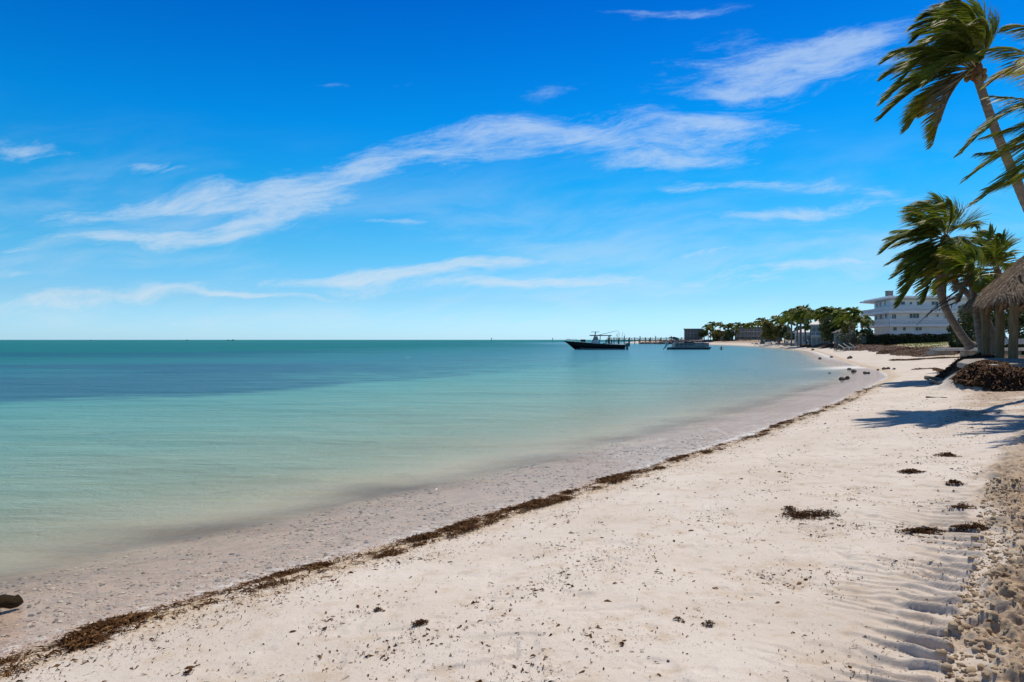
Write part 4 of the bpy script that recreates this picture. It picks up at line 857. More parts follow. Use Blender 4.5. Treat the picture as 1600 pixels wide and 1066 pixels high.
tree('broadleaf_tree', 'wide dark tree right of the white house', 1308, 493, 150, 50, M_bush, 5, n=4500, size=.28, low=.1)
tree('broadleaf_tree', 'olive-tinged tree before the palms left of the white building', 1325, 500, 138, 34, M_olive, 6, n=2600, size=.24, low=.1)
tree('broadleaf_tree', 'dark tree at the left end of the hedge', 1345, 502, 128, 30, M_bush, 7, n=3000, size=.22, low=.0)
tree('broadleaf_tree', 'dark low tree behind the grey block palms', 1100, 514, 380, 18, M_bush, 8, n=900, size=.5)
tree('broadleaf_tree', 'dark tree in front of the pale house across the bay', 1118, 516, 340, 22, M_olive, 9, n=1500, size=.45, low=.0)
tree('broadleaf_tree', 'dark tree left of the long tan block', 1140, 514, 332, 20, M_bush, 10, n=1500, size=.45, low=.0)
for k, (px, pt, wp, lab) in enumerate([(1365, 522, 26, 'grey-green shrub at the left foot of the hedge'), (1350, 518, 26, 'pale grey-green shrub beside the sun loungers'), (1334, 516, 22, 'grey-green shrub behind the sun loungers'),
                                       (1378, 524, 18, 'low shrub further right at the foot of the hedge'), (1318, 517, 24, 'shrub below the olive-tinged tree')]):
    tree('shrub', lab, px, pt, 118-k, wp, (M_silver, M_bush)[k % 2 if k else 0], 30+k, 'shrub', 1600, .13, 'shrubs at the hedge', False, low=-.1)
for k, (px, pt, wp, Y, lab) in enumerate([(1515, 470, 60, 62, 'tall dark shrub behind the leaning palm'), (1545, 462, 60, 58, 'tall dark shrub behind the first hut post'), (1580, 470, 60, 56, 'tall dark shrub behind the right hut post'),
                                          (1612, 466, 60, 54, 'dark shrub under the thatch at the right edge'), (1495, 500, 40, 66, 'low dark shrub at the right end of the hedge')]):
    tree('shrub', lab, px, pt, Y, wp, M_bush, 40+k, 'shrub', 5200, .11, 'dark shrubs behind the hut', False, low=-.1)
# hedge
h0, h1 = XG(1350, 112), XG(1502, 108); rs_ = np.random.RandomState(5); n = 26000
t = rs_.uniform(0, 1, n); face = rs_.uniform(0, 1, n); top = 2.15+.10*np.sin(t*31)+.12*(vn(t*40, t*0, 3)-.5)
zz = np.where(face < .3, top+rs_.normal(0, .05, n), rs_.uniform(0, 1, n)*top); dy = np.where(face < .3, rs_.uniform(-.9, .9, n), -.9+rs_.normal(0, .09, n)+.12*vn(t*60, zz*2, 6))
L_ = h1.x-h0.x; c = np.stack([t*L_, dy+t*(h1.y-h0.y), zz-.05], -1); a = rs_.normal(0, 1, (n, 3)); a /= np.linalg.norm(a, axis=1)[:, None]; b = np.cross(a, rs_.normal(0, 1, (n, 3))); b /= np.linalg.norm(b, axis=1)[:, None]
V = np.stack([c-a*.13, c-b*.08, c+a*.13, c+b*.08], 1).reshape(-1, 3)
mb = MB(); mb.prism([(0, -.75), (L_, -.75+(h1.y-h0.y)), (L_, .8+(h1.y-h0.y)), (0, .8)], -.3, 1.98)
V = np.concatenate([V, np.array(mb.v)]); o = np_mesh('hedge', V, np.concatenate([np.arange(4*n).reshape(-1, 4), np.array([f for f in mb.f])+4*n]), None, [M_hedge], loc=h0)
tag(o, 'long clipped dark hedge in front of the white building', 'hedge')
# grass tufts on the strip in front of the hedge
n = 16000; gx = rs_.uniform(36, 82, n); gy = rs_.uniform(46, 109, n); sdq = sdist(gx, gy); k = (sdq > 10) & (gx/gy > .55) & (vn(gx*.5, gy*.5, 9) > .4); gx, gy = gx[k], gy[k]; n = len(gx)
b3 = np.stack([gx, gy, terrain(gx, gy)-.02], -1); a = rs_.uniform(0, 3.14, n); wv = np.stack([np.cos(a), np.sin(a), a*0], -1)*.07; hh = rs_.uniform(.06, .20, n)[:, None]*np.array([0, 0, 1]); ln = np.stack([rs_.normal(0, .04, n), rs_.normal(0, .04, n), a*0], -1)
V = np.stack([b3-wv, b3+wv, b3+hh+ln], 1).reshape(-1, 3)
tag(np_mesh('beach_grass', V, None, np.arange(3*n).reshape(-1, 3), [mat('grass_blade', (.16, .18, .04), (.27, .26, .09), 1, .7, coords='World', trans=.2)]), 'short yellow-green grass below the hedge', 'grass', kind='stuff')

# ------------------------------------------------------------------ buildings
def window(parent, c, wd, hg, dirx, m=M_white, mull=1, name='window'):
    """c centre on the wall (local), dirx unit vector along the wall; outward normal = dirx x up"""
    d = Vector(dirx).normalized(); nrm = d.cross(UP); c = Vector(c); ang = math.atan2(d.y, d.x)
    mb = MB(); fw = .10
    for s_ in (-1, 1):
        mb.box(c+d*s_*(wd/2)+nrm*.06, (fw, .12, hg+fw), ang); mb.box(c+UP*s_*(hg/2)+nrm*.06, (wd-fw, .12, fw), ang)
    for k in range(mull): mb.box(c+d*(wd*((k+1)/(mull+1)-.5))+nrm*.06, (.07, .1, hg-fw), ang)
    f = mb.build(name, m, parent); mb = MB(); mb.box(c+nrm*.02, (wd-fw, .04, hg-fw), ang); mb.build('pane', M_glass, f)
YB = 150; k_ = YB/FP
def bx(px, Y=YB): return (px-CX)/FP*Y
def bz(py, Y=YB): return EYE+(HY-py)/FP*Y
A0 = Vector((bx(1366, 166), 166, 0)); B0 = Vector((bx(1392), YB, 0)); C0 = Vector((bx(1535), YB, 0)); D0 = Vector((bx(1535), 176, 0)); E0 = Vector((bx(1372, 176)+2, 176, 0))
org = Vector((B0.x, B0.y, 2.2)); root = thing('white_building', 'large white flat-roofed building with long balconies behind the hedge', 'building', org)
foot = [A0, B0, C0, D0, E0]; loc2 = lambda p, z: Vector((p.x, p.y, z))-org
mb = MB(); mb.prism([(p.x-org.x, p.y-org.y) for p in foot], -.5, bz(466)-org.z-.25); mb.build('wall', M_stucco, root)
def grow(pts, left, front, right=.5, back=.5):
    cx_ = sum(p.x for p in pts)/len(pts); out = []
    n0 = (B0-A0).normalized(); nl = Vector((n0.y, -n0.x, 0)); nl = nl if nl.x < 0 else -nl
    a = A0+nl*left+Vector((-.3, .8, 0)); b = B0+Vector((nl.x*left*.55, -front, 0)); c = C0+Vector((right, -front, 0)); d = D0+Vector((right, back, 0)); e = E0+Vector((-.5, back, 0))
    return [(p.x-org.x, p.y-org.y) for p in (a, b, c, d, e)]
zr = bz(465)-org.z
mb = MB(); mb.prism(grow(foot, 2.6, 1.4), zr-.28, zr); mb.build('roof', M_white, root)
mb = MB(); mb.prism(grow(foot, 1.7, .8), zr+.003, zr+.35); mb.build('parapet', M_white, root)
# chimney / stair box on the roof
mb = MB(); mb.box((bx(1409)-org.x, 5, zr+.9), (1.15, 1.2, 1.6)); mb.box((bx(1409)-org.x, 5, zr+1.75), (1.35, 1.4, .12)); ch = mb.build('chimney', M_grey, root)
# balconies: slab + solid parapet (lattice front)
for (py0, py1, nm, lf, lat) in ((509, 499, 'balcony', 2.4, 1.7), (488, 480.5, 'balcony', 2.4, 1.7)):
    z0, z1 = bz(py0)-org.z, bz(py1)-org.z; g1 = grow(foot, lf, lat)[:3]; g2 = grow(foot, lf-.25, lat-.15)[:3]
    mb = MB(); mb.prism(grow(foot, lf+.05, lat+.05, .3, -.5), z0-.22, z0); bal = mb.build('balcony', M_stucco, root)
    mb = MB()
    for (a, b), (a2, b2) in ((g1[0:2], g2[0:2]), (g1[1:3], g2[1:3])):
        av, bv = Vector((*a, 0)), Vector((*b, 0)); L_ = (bv-av).length; d = (bv-av)/L_; ang = math.atan2(d.y, d.x); c = (av+bv)/2
        mb.box(c+UP*(z1-.04), (L_, .16, .10), ang); mb.box(c+UP*(z0+.14), (L_-.1, .12, .27), ang)
        for q in range(int(L_/.42)):
            p = av+d*(q+.5)*.42; mb.box(p+UP*((z0+z1)/2+.1), (.17, .08, z1-z0-.33), ang)
    mb.build('railing', M_white, bal)
# windows on the front
for (p0, p1, y0, y1, ml) in ((1400, 1414, 471, 476.5, 1), (1421, 1425, 472, 476, 0), (1432, 1440, 471, 477, 1), (1455, 1466, 471, 477, 1), (1392.8, 1400, 491, 498.5, 1), (1420.5, 1436, 490, 497.5, 2), (1463, 1466.5, 491, 495.5, 0), (1475, 1488, 490, 497.5, 1), (1395, 1401, 511, 517, 0), (1410, 1415, 511, 517, 0), (1430, 1440, 511, 517, 1)):
    window(root, ((bx(p0)+bx(p1))/2-org.x, -.003, (bz(y0)+bz(y1))/2-org.z), (bx(p1)-bx(p0)), bz(y0)-bz(y1), (1, 0, 0), mull=ml)
dAB = (B0-A0); lAB = dAB.length; dAB.normalize()
for (t, zc, wd, hg) in ((.20, 475.5, 1.3, 1.0), (.42, 475.5, 1.5, 1.0), (.7, 475.2, 1.2, 1.0), (.16, 495, 1.6, 1.2), (.45, 495, 1.8, 1.2), (.76, 494.6, 1.8, 1.2)):
    p = A0+dAB*lAB*t-org; window(root, (p.x, p.y, bz(zc, 158)-org.z), wd*1.2, hg, dAB, mull=1)

def simple_block(name, label, px0, px1, ytop, Y, depth, m, mr, floors, bays, hip=0, zb=None, rail=False, cat='building', flat=.3, wfrac=.5):
    x0, x1 = bx(px0, Y), bx(px1, Y); zt = bz(ytop, Y); zg = float(terrain(np.array([(x0+x1)/2]), np.array([Y]))[0])-.3 if zb is None else zb; org = Vector((x0, Y, zg)); az_ = math.atan2((x0+x1)/2, Y); W_ = (x1-x0)*math.cos(az_); H_ = zt-zg
    root = thing(name, label, cat, org, -az_); eave = H_*(1-hip)
    mb = MB(); mb.box((W_/2, depth/2, eave/2), (W_, depth, eave)); mb.build('wall', m, root)
    o_ = .5
    if hip:
        mb = MB(); r = min(depth/2, W_/2)*.92; e = eave+.003
        v = [(-o_, -o_, e), (W_+o_, -o_, e), (W_+o_, depth+o_, e), (-o_, depth+o_, e), (-o_, -o_, e+.2), (W_+o_, -o_, e+.2), (W_+o_, depth+o_, e+.2), (-o_, depth+o_, e+.2), (r, depth/2, H_), (W_-r, depth/2, H_)]
        mb.add(v, [(0, 1, 2, 3), (0, 4, 5, 1), (1, 5, 6, 2), (2, 6, 7, 3), (3, 7, 4, 0), (4, 8, 9, 5), (5, 9, 6), (6, 9, 8, 7), (7, 8, 4)])
    else:
        mb = MB(); mb.box((W_/2, depth/2, eave+flat/2+.003), (W_+2*o_, depth+2*o_, flat))
    mb.build('roof', mr, root)
    fh = eave/floors
    for f in range(floors):
        for b in range(bays):
            window(root, (W_*(b+.5)/bays, -.003, fh*(f+.55)), W_/bays*wfrac, fh*.5, (1, 0, 0), m, 1)
        if rail and f:
            mb = MB(); mb.box((W_/2, -.75, fh*f), (W_, 1.5, .2)); bl = mb.build('balcony', MATS['white_paint'], root); mb = MB(); mb.box((W_/2, -1.45, fh*f+1.0), (W_, .08, .08))
            for q in range(int(W_/2)): mb.box((1+q*2, -1.45, fh*f+.55), (.09, .07, .85))
            mb.build('railing', MATS['white_paint'], bl)
    return root
simple_block('white_roofed_house', 'pale blue house with a bright white hipped roof between the palms', 1267, 1302, 494, 170, 13, M_blue, M_roofw, 2, 4, hip=.30, rail=True, cat='house')
simple_block('grey_roofed_house', 'house with a grey gabled roof peeping over the white roof', 1272, 1290, 491, 190, 10, M_grey, M_roofd, 2, 3, hip=.35, cat='house')
simple_block('beach_house', 'low blue-grey house behind the sun loungers', 1303, 1334, 512, 142, 9, M_blue, M_roofd, 1, 5, hip=.3, cat='house')
simple_block('grey_block', 'flat-topped grey three-storey block at the root of the jetty', 1069, 1098, 514.5, 385, 20, M_grey, M_roofd, 3, 6)
simple_block('small_house', 'small house with a white roof beyond the first palms', 1119, 1128, 511.5, 372, 12, M_tan, M_roofw, 2, 2, hip=.3, cat='house')
simple_block('pale_house', 'pale lilac house left of the long tan block', 1127, 1146, 518, 350, 12, mat('lilac_render', (.42, .41, .46), (.36, .35, .40), .5, .85), M_roofd, 2, 4, cat='house')
simple_block('tan_block', 'long tan block with rows of balconies among the far palms', 1148, 1203, 512, 345, 16, M_tan, M_roofd, 3, 11, rail=True)
simple_block('low_cottage', 'low cottage under the olive-yellow tree', 1188, 1222, 517.5, 262, 9, M_grey, M_roofd, 1, 5, hip=.3, cat='cottage')
simple_block('beach_pavilion', 'white pavilion among the trunks of the tall palms', 1242, 1266, 514, 198, 8, MATS['white_paint'], M_roofw, 1, 4, hip=.25, cat='pavilion', wfrac=.65)
# low rock revetment across the bay
mb = MB(); rs_ = np.random.RandomState(8); n = 520; t = rs_.uniform(0, 1, n); px = 1012+t*150; Yr = 368-t*38; cx = (px-CX)/FP*Yr+rs_.normal(0, .8, n); cy = Yr+rs_.normal(0, 1.6, n)
V, F = lumps(np.stack([cx, cy, rs_.uniform(.0, 1.5, n)*sst(t, -.02, .3)+.15], -1), rs_.uniform(.5, 1.25, (n, 3))*np.array([1.2, 1, .8]), rs_, (IV2, IF2), .18)
tag(np_mesh('rock_revetment', V, None, F, [mat('revetment_rock', (.10, .085, .08), (.24, .2, .185), .6, .9, coords='World')], False), 'low bank of dark boulders along the far shore behind the pontoon boat', 'rocks', kind='stuff')

# jetty
YJ = 372; x0, x1 = bx(948, YJ), bx(1070, YJ); zd = EYE-.5/FP*YJ; root = thing('jetty', 'long timber jetty on piles with railings behind both boats', 'jetty', (x0, YJ, 0)); Lj = x1-x0
mb = MB(); mb.box((Lj/2, 0, zd-.2), (Lj, 3, .42)); mb.build('deck', M_pile, root)
npile = 15
for i in range(npile):
    xx = Lj*(i+.3)/npile
    mb = MB(); mb.tube([(xx, -1.55, -2), (xx, -1.55, zd+(2.2 if i % 3 == 0 else 1.5))], .24, 8); mb.build('pile', M_pile, root)
    if i % 2 == 0: mb = MB(); mb.tube([(xx, 1.45, -2), (xx, 1.45, zd+.6)], .24, 8); mb.build('pile', M_pile, root)
mb = MB()
for s_ in (-1.3, 1.3):
    for hz in (.45, .8, 1.15): mb.box((Lj/2, s_, zd+hz), (Lj, .07, .12))
    for i in range(int(Lj/1.6)): mb.box((.8+i*1.6, s_+.09, zd+.6), (.14, .1, 1.2))
mb.build('railing', M_pile, root)

# ------------------------------------------------------------------ boats
def hull_secs(L, B, hb, hs, dr, n=14):
    """x=0 transom, x=L bow; returns sections from keel to gunwale to keel (port/starboard)"""
    S_ = []
    for i in range(n+1):
        t = i/n; w_ = B/2*(1-max(0, (t-.45)/.55)**2.2*.985); sh = hs+(hb-hs)*t**1.6; k = -dr+ (dr+hb*.62)*max(0, (t-.78)/.22)**1.7; rake = L*t+(.0)
        ch = k+(sh-k)*.30; cw = w_*(.86-.35*max(0, t-.6)); fl = .0
        pr = [(rake+.9*max(0, t-.8)*5*.0, -w_, sh), (rake, -w_*.97, sh*.55+ch*.45), (rake, -cw, ch), (rake, -cw*.45, k+(ch-k)*.45), (rake, 0, k), (rake, cw*.45, k+(ch-k)*.45), (rake, cw, ch), (rake, w_*.97, sh*.55+ch*.45), (rake, w_, sh)]
        # raked stem: higher points run forward
        S_.append([(x+ (z-k)/(sh-k+.001)*L*.10*t**6, y, z) for x, y, z in pr])
    return S_
bp = Vector((*W0(976, 546.6), 0)); mpp = bp.y/FP
root = thing('center_console_boat', 'black-hulled motor boat with hardtop, bow pointing left, moored in the bay', 'motor boat', bp, math.pi+math.radians(-4))
Lh = (970-876)*mpp*.93; S1 = hull_secs(Lh, 3.3, 2.05, 1.18, .5)
mb = MB(); mb.loft(S1); hull = mb.build('hull', M_hull, root, True)
mb = MB(); mb.loft([[(x, y*1.006, z-.0) for x, y, z in s_[2:7]] for s_ in [[(x, y*1.012, min(z, .34) if z > -.4 else z) for x, y, z in q] for q in S1[:13]]], cap=False); mb.build('bottom', M_gelg, root, True)
mb = MB()
for sgn in (0, -1): mb.tube([Vector(s_[sgn])+Vector((0, 0, .03)) for s_ in S1], .07, 6)
mb.build('gunwale', M_gel, root, True)
mb = MB(); mb.loft([[(s_[0][0], s_[0][1]*.97, s_[0][2]-.12), (s_[0][0], 0, s_[0][2]-.02), (s_[-1][0], s_[-1][1]*.97, s_[-1][2]-.12)] for s_ in S1], cap=False); mb.build('deck', M_gel, root)
for sgn in (-1, 1):
    mb = MB(); st_ = [(q[2 if sgn < 0 else 6]) for q in S1[:12]]
    for (a, b) in zip(st_[:-1], st_[1:]): mb.add([(a[0], a[1]*1.0+sgn*.05, a[2]+.02), (b[0], b[1]+sgn*.05, b[2]+.02), (b[0], b[1]+sgn*.10, b[2]+.24), (a[0], a[1]+sgn*.10, a[2]+.24)], [(0, 1, 2, 3)])
    mb.build('waterline_stripe', M_gelg, hull)
cx0 = Lh*.50
mb = MB(); mb.loft([[(cx0-.8, y, 1.0), (cx0+1.3, y, 1.0), (cx0+1.1, y, 2.0), (cx0+.35, y, 2.35), (cx0-.8, y, 2.35), (cx0-.8, y, 1.0)] for y in (-.75, .75)]); mb.build('console', M_gel, root)
mb = MB(); mb.loft([[(cx0+1.15, y, 2.0), (cx0+.35, y, 3.15), (cx0+.28, y, 3.15), (cx0+1.05, y, 2.0)] for y in (-.78, .78)]); mb.loft([[(cx0-.4, s_*.8, 2.3), (cx0+1.05, s_*.8, 2.03), (cx0+.3, s_*.8, 3.1), (cx0-.2, s_*.8, 3.1)] for s_ in (1, .97)]); mb.build('windscreen', M_tint, root)
mb = MB(); mb.loft([[(cx0-3.4, y*(1), 3.18), (cx0-3.4, y, 3.36), (cx0+1.4, y, 3.40), (cx0+1.7, y*.9, 3.25), (cx0+1.3, y, 3.18)] for y in (-1.25, 1.25)]); mb.build('hardtop', M_dark, root)
mb = MB()
for s_ in (-1, 1):
    mb.tube([(cx0+1.25, s_*.8, 1.5), (cx0+.4, s_*.95, 3.2)], .05, 6); mb.tube([(cx0-.7, s_*.8, 1.5), (cx0-.9, s_*.95, 3.2)], .05, 6); mb.tube([(cx0-2.9, s_*.8, 1.2), (cx0-3.1, s_*.95, 3.2)], .06, 6)
mb.build('hardtop_frame', M_dark, root)
mb = MB(); mb.tube([(cx0+.3, 0, 3.4), (cx0+.25, 0, 4.05)], .12, 8); mb.box((cx0+.25, 0, 4.1), (.5, 2.0, .12)); mb.box((cx0+.25, 0, 4.1), (1.9, .3, .10)); mb.build('radar', M_gelg, root)
for s_ in (-1, 1):
    mb = MB(); mb.tube([(cx0-.6, s_*1.2, 3.4), (cx0-4.6, s_*1.6, 4.35)], [.05, .03], 6); mb.build('outrigger', M_alu, root)
mb = MB()
for xa, hh in ((-4.6, 2.9), (-5.0, 3.7), (-5.3, 3.2), (-6.1, 3.4), (-6.6, 3.0)): mb.tube([(cx0+xa+.5, .5*xa+2.6, 1.3), (cx0+xa, .5*xa+2.6, hh+.7)], .035, 5)
mb.build('fishing_rods', M_dark, root)
for xa in (-1.9, -3.2):
    mb = MB(); mb.box((cx0+xa, 0, 1.3), (.8, 1.6, .55)); mb.box((cx0+xa-.3, 0, 1.95), (.16, 1.6, .85)); mb.build('seat', M_dark, root, bevel=.04)
mb = MB(); mb.box((cx0+3.1, 0, 1.9), (1.1, 1.1, .75)); mb.box((cx0+3.1, 0, 2.32), (1.2, 1.2, .09)); mb.build('bow_seat', M_dark, root, bevel=.04)
mb = MB()
for s_ in (-1, 1):
    mb.tube([(Lh*.99, s_*.12, 2.15), (Lh*.97, s_*.2, 2.42), (Lh*.85, s_*1.0, 2.36), (Lh*.83, s_*1.05, 2.0)], .035, 6)
mb.build('bow_rail', M_alu, root)
mb = MB(); mb.tube([(Lh*1.0+.6, 0, 2.2), (Lh*1.0+.2, 0, 2.45), (Lh*.97, 0, 2.35)], .07, 6); mb.build('anchor_roller', M_alu, root)
for s_ in (-1.05, -.35, .35, 1.05):
    mb = MB(); mb.loft([[(-1.0, y*.75+s_, .75), (-1.15, y+s_, 1.25), (-.85, y+s_, 1.55), (-.25, y+s_, 1.5), (-.08, y+s_, 1.0), (-.2, y*.75+s_, .7)] for y in (-.27, .27)]); e = mb.build('outboard', M_eng, root, bevel=.05)
    mb = MB(); mb.box((-.55, s_, .2), (.3, .2, 1.2)); mb.build('engine_leg', M_eng, e)
mb = MB(); mb.box((.12, 0, 1.0), (.3, 2.9, .42)); mb.build('transom', M_gel, root)

bp = Vector((*W0(1044, 546.4), 0)); mpp = bp.y/FP
root = thing('pontoon_boat', 'low dark pontoon boat with folded canopy floating right of the black boat', 'pontoon boat', bp, math.radians(2)); Lp = (1110-1044)*mpp
for s_ in (-1.1, 1.1):
    mb = MB(); mb.tube([(.0, s_, .15), (.4, s_, .12), (Lp*.86, s_, .12), (Lp*.95, s_, .28), (Lp*1.0, s_, .52)], [.25, .33, .33, .26, .06], 12); mb.build('pontoon', M_teal, root, True)
mb = MB(); mb.box((Lp*.49, 0, .56), (Lp*.98, 2.7, .16)); mb.build('deck', M_gelg, root)
mb = MB()
for (xa, xb, s_) in ((Lp*.13, Lp*.93, -1.3), (Lp*.13, Lp*.93, 1.3)): mb.box(((xa+xb)/2, s_, 1.08), (xb-xa, .05, .80))
for xx in (Lp*.13, Lp*.93): mb.box((xx, 0, 1.08), (.05, 2.55, .80))
fc = mb.build('fence_panel', M_teal, root)
mb = MB()
for s_ in (-1.345, 1.345): mb.box((Lp*.53, s_, .92), (Lp*.78, .03, .13)); mb.box((Lp*.74, s_, 1.12), (Lp*.34, .03, .22))
mb.build('side_stripe', M_gelg, fc)
mb = MB()
for s_ in (-1.32, 1.32):
    mb.tube([(Lp*.12, s_, 1.53), (Lp*.94, s_, 1.53)], .04, 6)
    for q in range(9): mb.tube([(Lp*(.13+.1*q), s_, .6), (Lp*(.13+.1*q), s_, 1.52)], .035, 6)
mb.build('rail', M_alu, root)
for (xc, w_, m_) in ((Lp*.24, 1.9, M_gel), (Lp*.76, 2.2, M_gel)):
    for s_ in (-.95, .95): mb = MB(); mb.box((xc, s_, .9), (w_, .6, .5)); mb.box((xc, s_*1.22, 1.36), (w_, .18, .52)); mb.build('bench', m_, root, bevel=.05)
mb = MB(); mb.loft([[(Lp*.42, y, .65), (Lp*.5, y, .65), (Lp*.49, y, 1.5), (Lp*.43, y, 1.75), (Lp*.42, y, .65)] for y in (.1, .9)]); mb.build('helm', M_dark, root)
mb = MB(); mb.tube([(Lp*.36, 0, 1.45), (Lp*.42, 0, 1.8), (Lp*.5, 0, 1.62), (Lp*.58, 0, 1.8), (Lp*.64, 0, 1.45)], [.1, .22, .26, .2, .08], 8); mb.build('mooring_cover', M_dark, root)
mb = MB()
for s_ in (-1.2, 1.2): mb.tube([(Lp*.30, s_, 1.5), (Lp*.22, s_, 2.2), (Lp*.10, s_, 2.75)], .04, 6); mb.tube([(Lp*.18, s_, 1.5), (Lp*.14, s_, 2.6)], .03, 6)
bf = mb.build('canopy_frame', M_alu, root)
mb = MB(); mb.tube([(Lp*.20, -1.3, 2.45), (Lp*.20, 1.3, 2.45)], .15, 8)
mb.tube([(Lp*.23, -1.2, 2.25), (Lp*.19, -1.25, 2.6), (Lp*.10, -1.3, 2.85), (Lp*.04, -1.3, 2.7)], [.10, .17, .17, .10], 8); mb.tube([(Lp*.23, 1.2, 2.25), (Lp*.19, 1.25, 2.6), (Lp*.10, 1.3, 2.85), (Lp*.04, 1.3, 2.7)], [.10, .17, .17, .10], 8); mb.build('folded_canopy', M_dark, bf)
mb = MB(); mb.loft([[(-.5, y, 1.0), (-.75, y, 1.35), (-.45, y, 1.75), (.05, y, 1.6), (.05, y, 1.05)] for y in (-.3, .3)]); e = mb.build('outboard', M_engw, root, bevel=.06)
mb = MB(); mb.tube([(-.35, 0, 1.1), (-.75, 0, .5), (-1.15, 0, .05)], [.2, .15, .1], 6); mb.build('engine_leg', M_engw, e)

# ------------------------------------------------------------------ people
def person(label, loc, rz, joints, edges, rad, mskin, clothes=(), group=None):
    root = thing('person', label, 'person', loc, rz, group)
    def skin(name, js, es, rs_, m, par):
        me = bpy.data.meshes.new(name); me.from_pydata([joints[j] for j in js], [(js.index(a), js.index(b)) for a, b in es], []); o = bpy.data.objects.new(name, me); C.objects.link(o); o.parent = par
        md = o.modifiers.new('skin', 'SKIN'); lay = me.skin_vertices[0].data if me.skin_vertices else None
        if lay is None: me.attributes; bm = bmesh.new(); bm.from_mesh(me); bm.verts.layers.skin.verify(); bm.to_mesh(me); bm.free(); lay = me.skin_vertices[0].data
        for i, j in enumerate(js): lay[i].radius = rs_[j] if isinstance(rs_[j], tuple) else (rs_[j], rs_[j]); lay[i].use_root = (i == 0)
        o.modifiers.new('sub', 'SUBSURF').levels = 2; o.modifiers['sub'].render_levels = 2; me.materials.append(m); return o
    body = skin('body', list(joints.keys()), edges, rad, mskin, root)
    for (nm, js, es, kk, m) in clothes: skin(nm, js, es, {j: (tuple(q*kk for q in rad[j]) if isinstance(rad[j], tuple) else rad[j]*kk) for j in js}, m, root)
    v, f = lumps(np.array([[0, 0, 0.]]), np.array([[.098, .105, .09]]), np.random.RandomState(1), (IV2, IF2), .02); hd = joints['head']; np_mesh('hair', v, None, f, [M_hair], True, root, loc=Vector(hd)+Vector((0, .02, .045)))
    return root
J = {'pelvis': (0, 0, .93), 'waist': (0, 0, 1.08), 'chest': (0, -.01, 1.30), 'neck': (0, 0, 1.47), 'chin': (0, -.015, 1.54), 'head': (0, -.02, 1.62), 'top': (0, -.01, 1.69),
     'shl': (.18, 0, 1.41), 'ell': (.24, .05, 1.13), 'wrl': (.22, -.06, .88), 'hal': (.21, -.09, .80), 'shr': (-.18, 0, 1.41), 'elr': (-.24, -.03, 1.14), 'wrr': (-.25, -.13, .90), 'har': (-.25, -.16, .82),
     'hil': (.09, 0, .88), 'knl': (.10, -.10, .50), 'anl': (.10, -.10, .09), 'tol': (.10, -.26, .03), 'hir': (-.09, 0, .88), 'knr': (-.10, .03, .49), 'anr': (-.10, .20, .12), 'tor': (-.10, .08, .03)}
E = [('pelvis', 'waist'), ('waist', 'chest'), ('chest', 'neck'), ('neck', 'chin'), ('chin', 'head'), ('head', 'top'), ('chest', 'shl'), ('shl', 'ell'), ('ell', 'wrl'), ('wrl', 'hal'), ('chest', 'shr'), ('shr', 'elr'), ('elr', 'wrr'), ('wrr', 'har'),
     ('pelvis', 'hil'), ('hil', 'knl'), ('knl', 'anl'), ('anl', 'tol'), ('pelvis', 'hir'), ('hir', 'knr'), ('knr', 'anr'), ('anr', 'tor')]
R_ = {'pelvis': (.15, .11), 'waist': (.13, .10), 'chest': (.16, .11), 'neck': .055, 'chin': (.06, .07), 'head': (.085, .10), 'top': (.06, .07), 'shl': .06, 'ell': .042, 'wrl': .03, 'hal': .035, 'shr': .06, 'elr': .042, 'wrr': .03, 'har': .035,
      'hil': .088, 'knl': .058, 'anl': .04, 'tol': .032, 'hir': .088, 'knr': .058, 'anr': .04, 'tor': .032}
pz = at(1305, 549.6)
person('person in a brown shirt and dark shorts walking along the far sand', pz, math.radians(20), J, E, R_, M_skin,
       [('shirt', ['pelvis', 'waist', 'chest', 'shl', 'ell', 'shr', 'elr'], [('pelvis', 'waist'), ('waist', 'chest'), ('chest', 'shl'), ('shl', 'ell'), ('chest', 'shr'), ('shr', 'elr')], 1.12, M_cloth),
        ('shorts', ['pelvis', 'hil', 'knl', 'hir', 'knr'], [('pelvis', 'hil'), ('hil', 'knl'), ('pelvis', 'hir'), ('hir', 'knr')], 1.16, M_short)])
pw = Vector((*W0(1127, 547.2), -.95))
J2 = dict(J); J2.update({'ell': (.36, -.05, 1.16), 'wrl': (.42, -.25, 1.02), 'hal': (.42, -.32, .98), 'elr': (-.36, -.02, 1.16), 'wrr': (-.44, -.22, 1.02), 'har': (-.45, -.29, .98)})
person('person standing chest-deep in the water right of the pontoon boat', pw+Vector((0, 0, .18)), math.radians(-10), J2, E, R_, M_skind, [('shorts', ['pelvis', 'hil', 'knl', 'hir', 'knr'], [('pelvis', 'hil'), ('hil', 'knl'), ('pelvis', 'hir'), ('hir', 'knr')], 1.16, M_short)])

# ------------------------------------------------------------------ beach furniture far off
def umbrella(px, py, Y, label, opened=True):
    b = XG(px, Y); top = bz(py, Y)-b.z; root = thing('beach_umbrella', label, 'umbrella', b); mb = MB(); mb.tube([(0, 0, -.2), (0, 0, top)], .05, 6); mb.build('pole', M_post, root)
    mb = MB()
    if opened:
        n = 10; R = 1.75; pr = [(.05, top+.05), (R*.5, top-.22), (R, top-.75), (R*.98, top-.85)]
        vs = [(r*math.cos(2*math.pi*q/n), r*math.sin(2*math.pi*q/n), z) for r, z in pr for q in range(n)]
        mb.add(vs, [(i*n+q, i*n+(q+1) % n, (i+1)*n+(q+1) % n, (i+1)*n+q) for i in range(3) for q in range(n)])
    else: mb.tube([(0, 0, top+.1), (0, 0, top-.5), (0, 0, top-1.5), (0, 0, top-1.9)], [.06, .15, .19, .10], 8)
    o = mb.build('canopy', M_umb, root)
    if opened: root.rotation_euler = (0, math.radians(-8), 0)
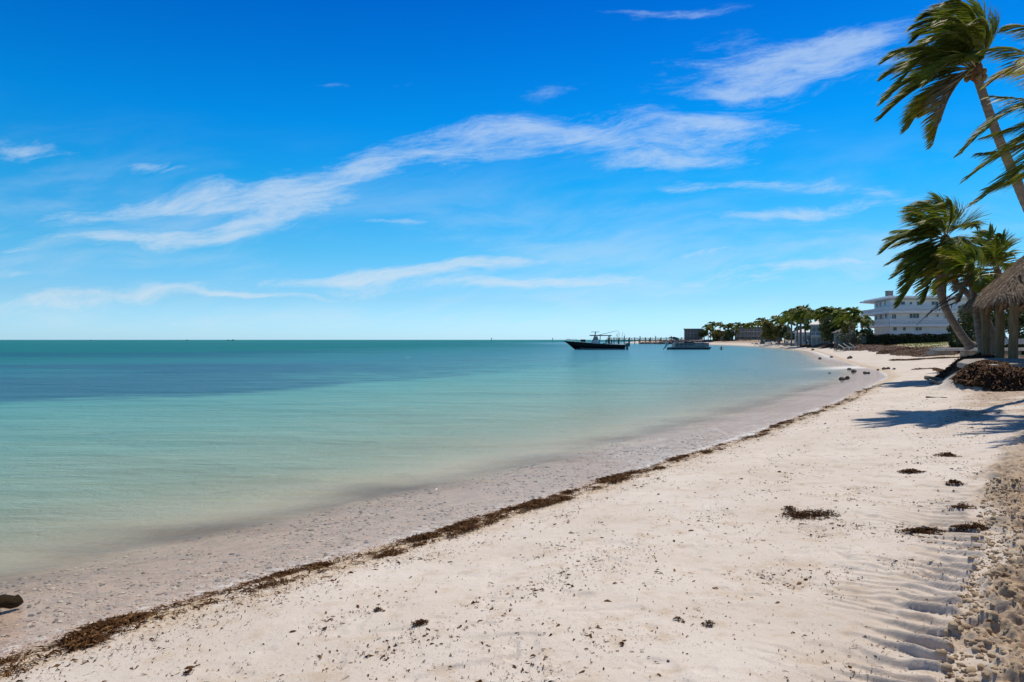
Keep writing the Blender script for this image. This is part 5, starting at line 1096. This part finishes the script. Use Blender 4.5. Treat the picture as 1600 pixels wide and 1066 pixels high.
umbrella(1213.5, 523, 236, 'open white beach umbrella below the olive-yellow tree')
umbrella(1194, 525, 240, 'closed white beach umbrella left of the open one', False)
def chair_proto():
    root = thing('beach_chair', '', 'beach chair'); mb = MB(); mb.box((0, -.1, .42), (.75, 1.25, .08)); mb.build('seat', M_umb, root); mb = MB(); mb.box((0, .72, .72), (.75, .85, .08), 0, math.radians(48)); mb.build('backrest', M_umb, root)
    for sx in (-.34, .34):
        for sy in (-.6, .45): mb = MB(); mb.box((sx, sy, .19), (.07, .07, .42)); mb.build('leg', M_white, root)
    return root
pr = chair_proto(); first = True
chairs = [(1190, 532, .6, ''), (1198, 532.3, -.3, ''), (1204, 531.6, 2.4, ''), (1211, 532, .2, ''), (1220, 532.2, 1.1, ''), (1229, 531.5, -.7, ''), (1237, 532.4, .4, ''), (1246, 532.2, 1.9, ''), (1254, 532.8, .1, ''), (1262, 532.6, -1.0, ''), (1183, 531.4, .9, ''), (1270, 532.5, .5, '')]
for i, (px, py, r_, _) in enumerate(chairs):
    o = pr if i == 0 else copy_tree(pr); Y = 228-i*3.5 if i < 10 else (236 if i == 10 else 178); b = XG(px, Y); o.location = b; o.rotation_euler = (0, 0, r_); o.scale = (1.4, 1.4, 1.4)
    tag(o, 'small pale beach chair in the row on the far sand below the palms', 'beach chair', 'beach chairs on the far sand')
for i, (px, Y, r_, lab) in enumerate([(1326, 112, 1.0, 'white sun lounger nearest the sea behind the dark seaweed bank'), (1334, 110, 1.2, 'white sun lounger in the middle behind the dark seaweed bank'), (1343, 108, 1.1, 'white sun lounger nearest the grey-green shrub')]):
    o = copy_tree(pr); b = XG(px, Y); o.name = 'sun_lounger'; o.location = b; o.rotation_euler = (0, 0, r_); o.scale = (1.1, 1.5, 1.0); tag(o, lab, 'sun lounger', 'sun loungers behind the seaweed bank')

# specks on the horizon
def far_boat(px, Y, Lb, label):
    c = Vector(((px-CX)/FP*Y, Y, 0)); root = thing('distant_boat', label, 'boat', c, .2, 'boats on the horizon'); mb = MB(); mb.loft(hull_secs(Lb, Lb*.28, Lb*.16, Lb*.12, .3, 8)); mb.build('hull', M_gelg, root, True)
    mb = MB(); mb.box((Lb*.5, 0, Lb*.2), (Lb*.3, Lb*.2, Lb*.14)); mb.box((Lb*.5, 0, Lb*.30), (Lb*.36, Lb*.22, Lb*.03)); mb.tube([(Lb*.45, 0, Lb*.1), (Lb*.45, 0, Lb*.42)], Lb*.01, 5); mb.build('cabin', M_dark, root)
far_boat(290, 2200, 9, 'single small boat on the horizon left of a pair'); far_boat(354, 2100, 9, 'left boat of the pair on the horizon'); far_boat(361, 2100, 11, 'right boat of the pair on the horizon'); far_boat(140, 2600, 7, 'tiny boat on the horizon furthest left')
for px, lab in ((863.5, 'thin channel marker post on the horizon left of the black boat'), (768, 'thin channel marker post on the horizon left of all the boats')):
    Y = 620; c = Vector(((px-CX)/FP*Y, Y, 0)); root = thing('channel_marker', lab, 'channel marker', c, 0, 'channel markers'); mb = MB(); mb.tube([(0, 0, -3), (0, 0, 3.2)], .16, 6); mb.build('post', M_pile, root); mb = MB(); mb.box((0, -.1, 3.3), (.9, .08, .9)); mb.build('board', M_dark, root)
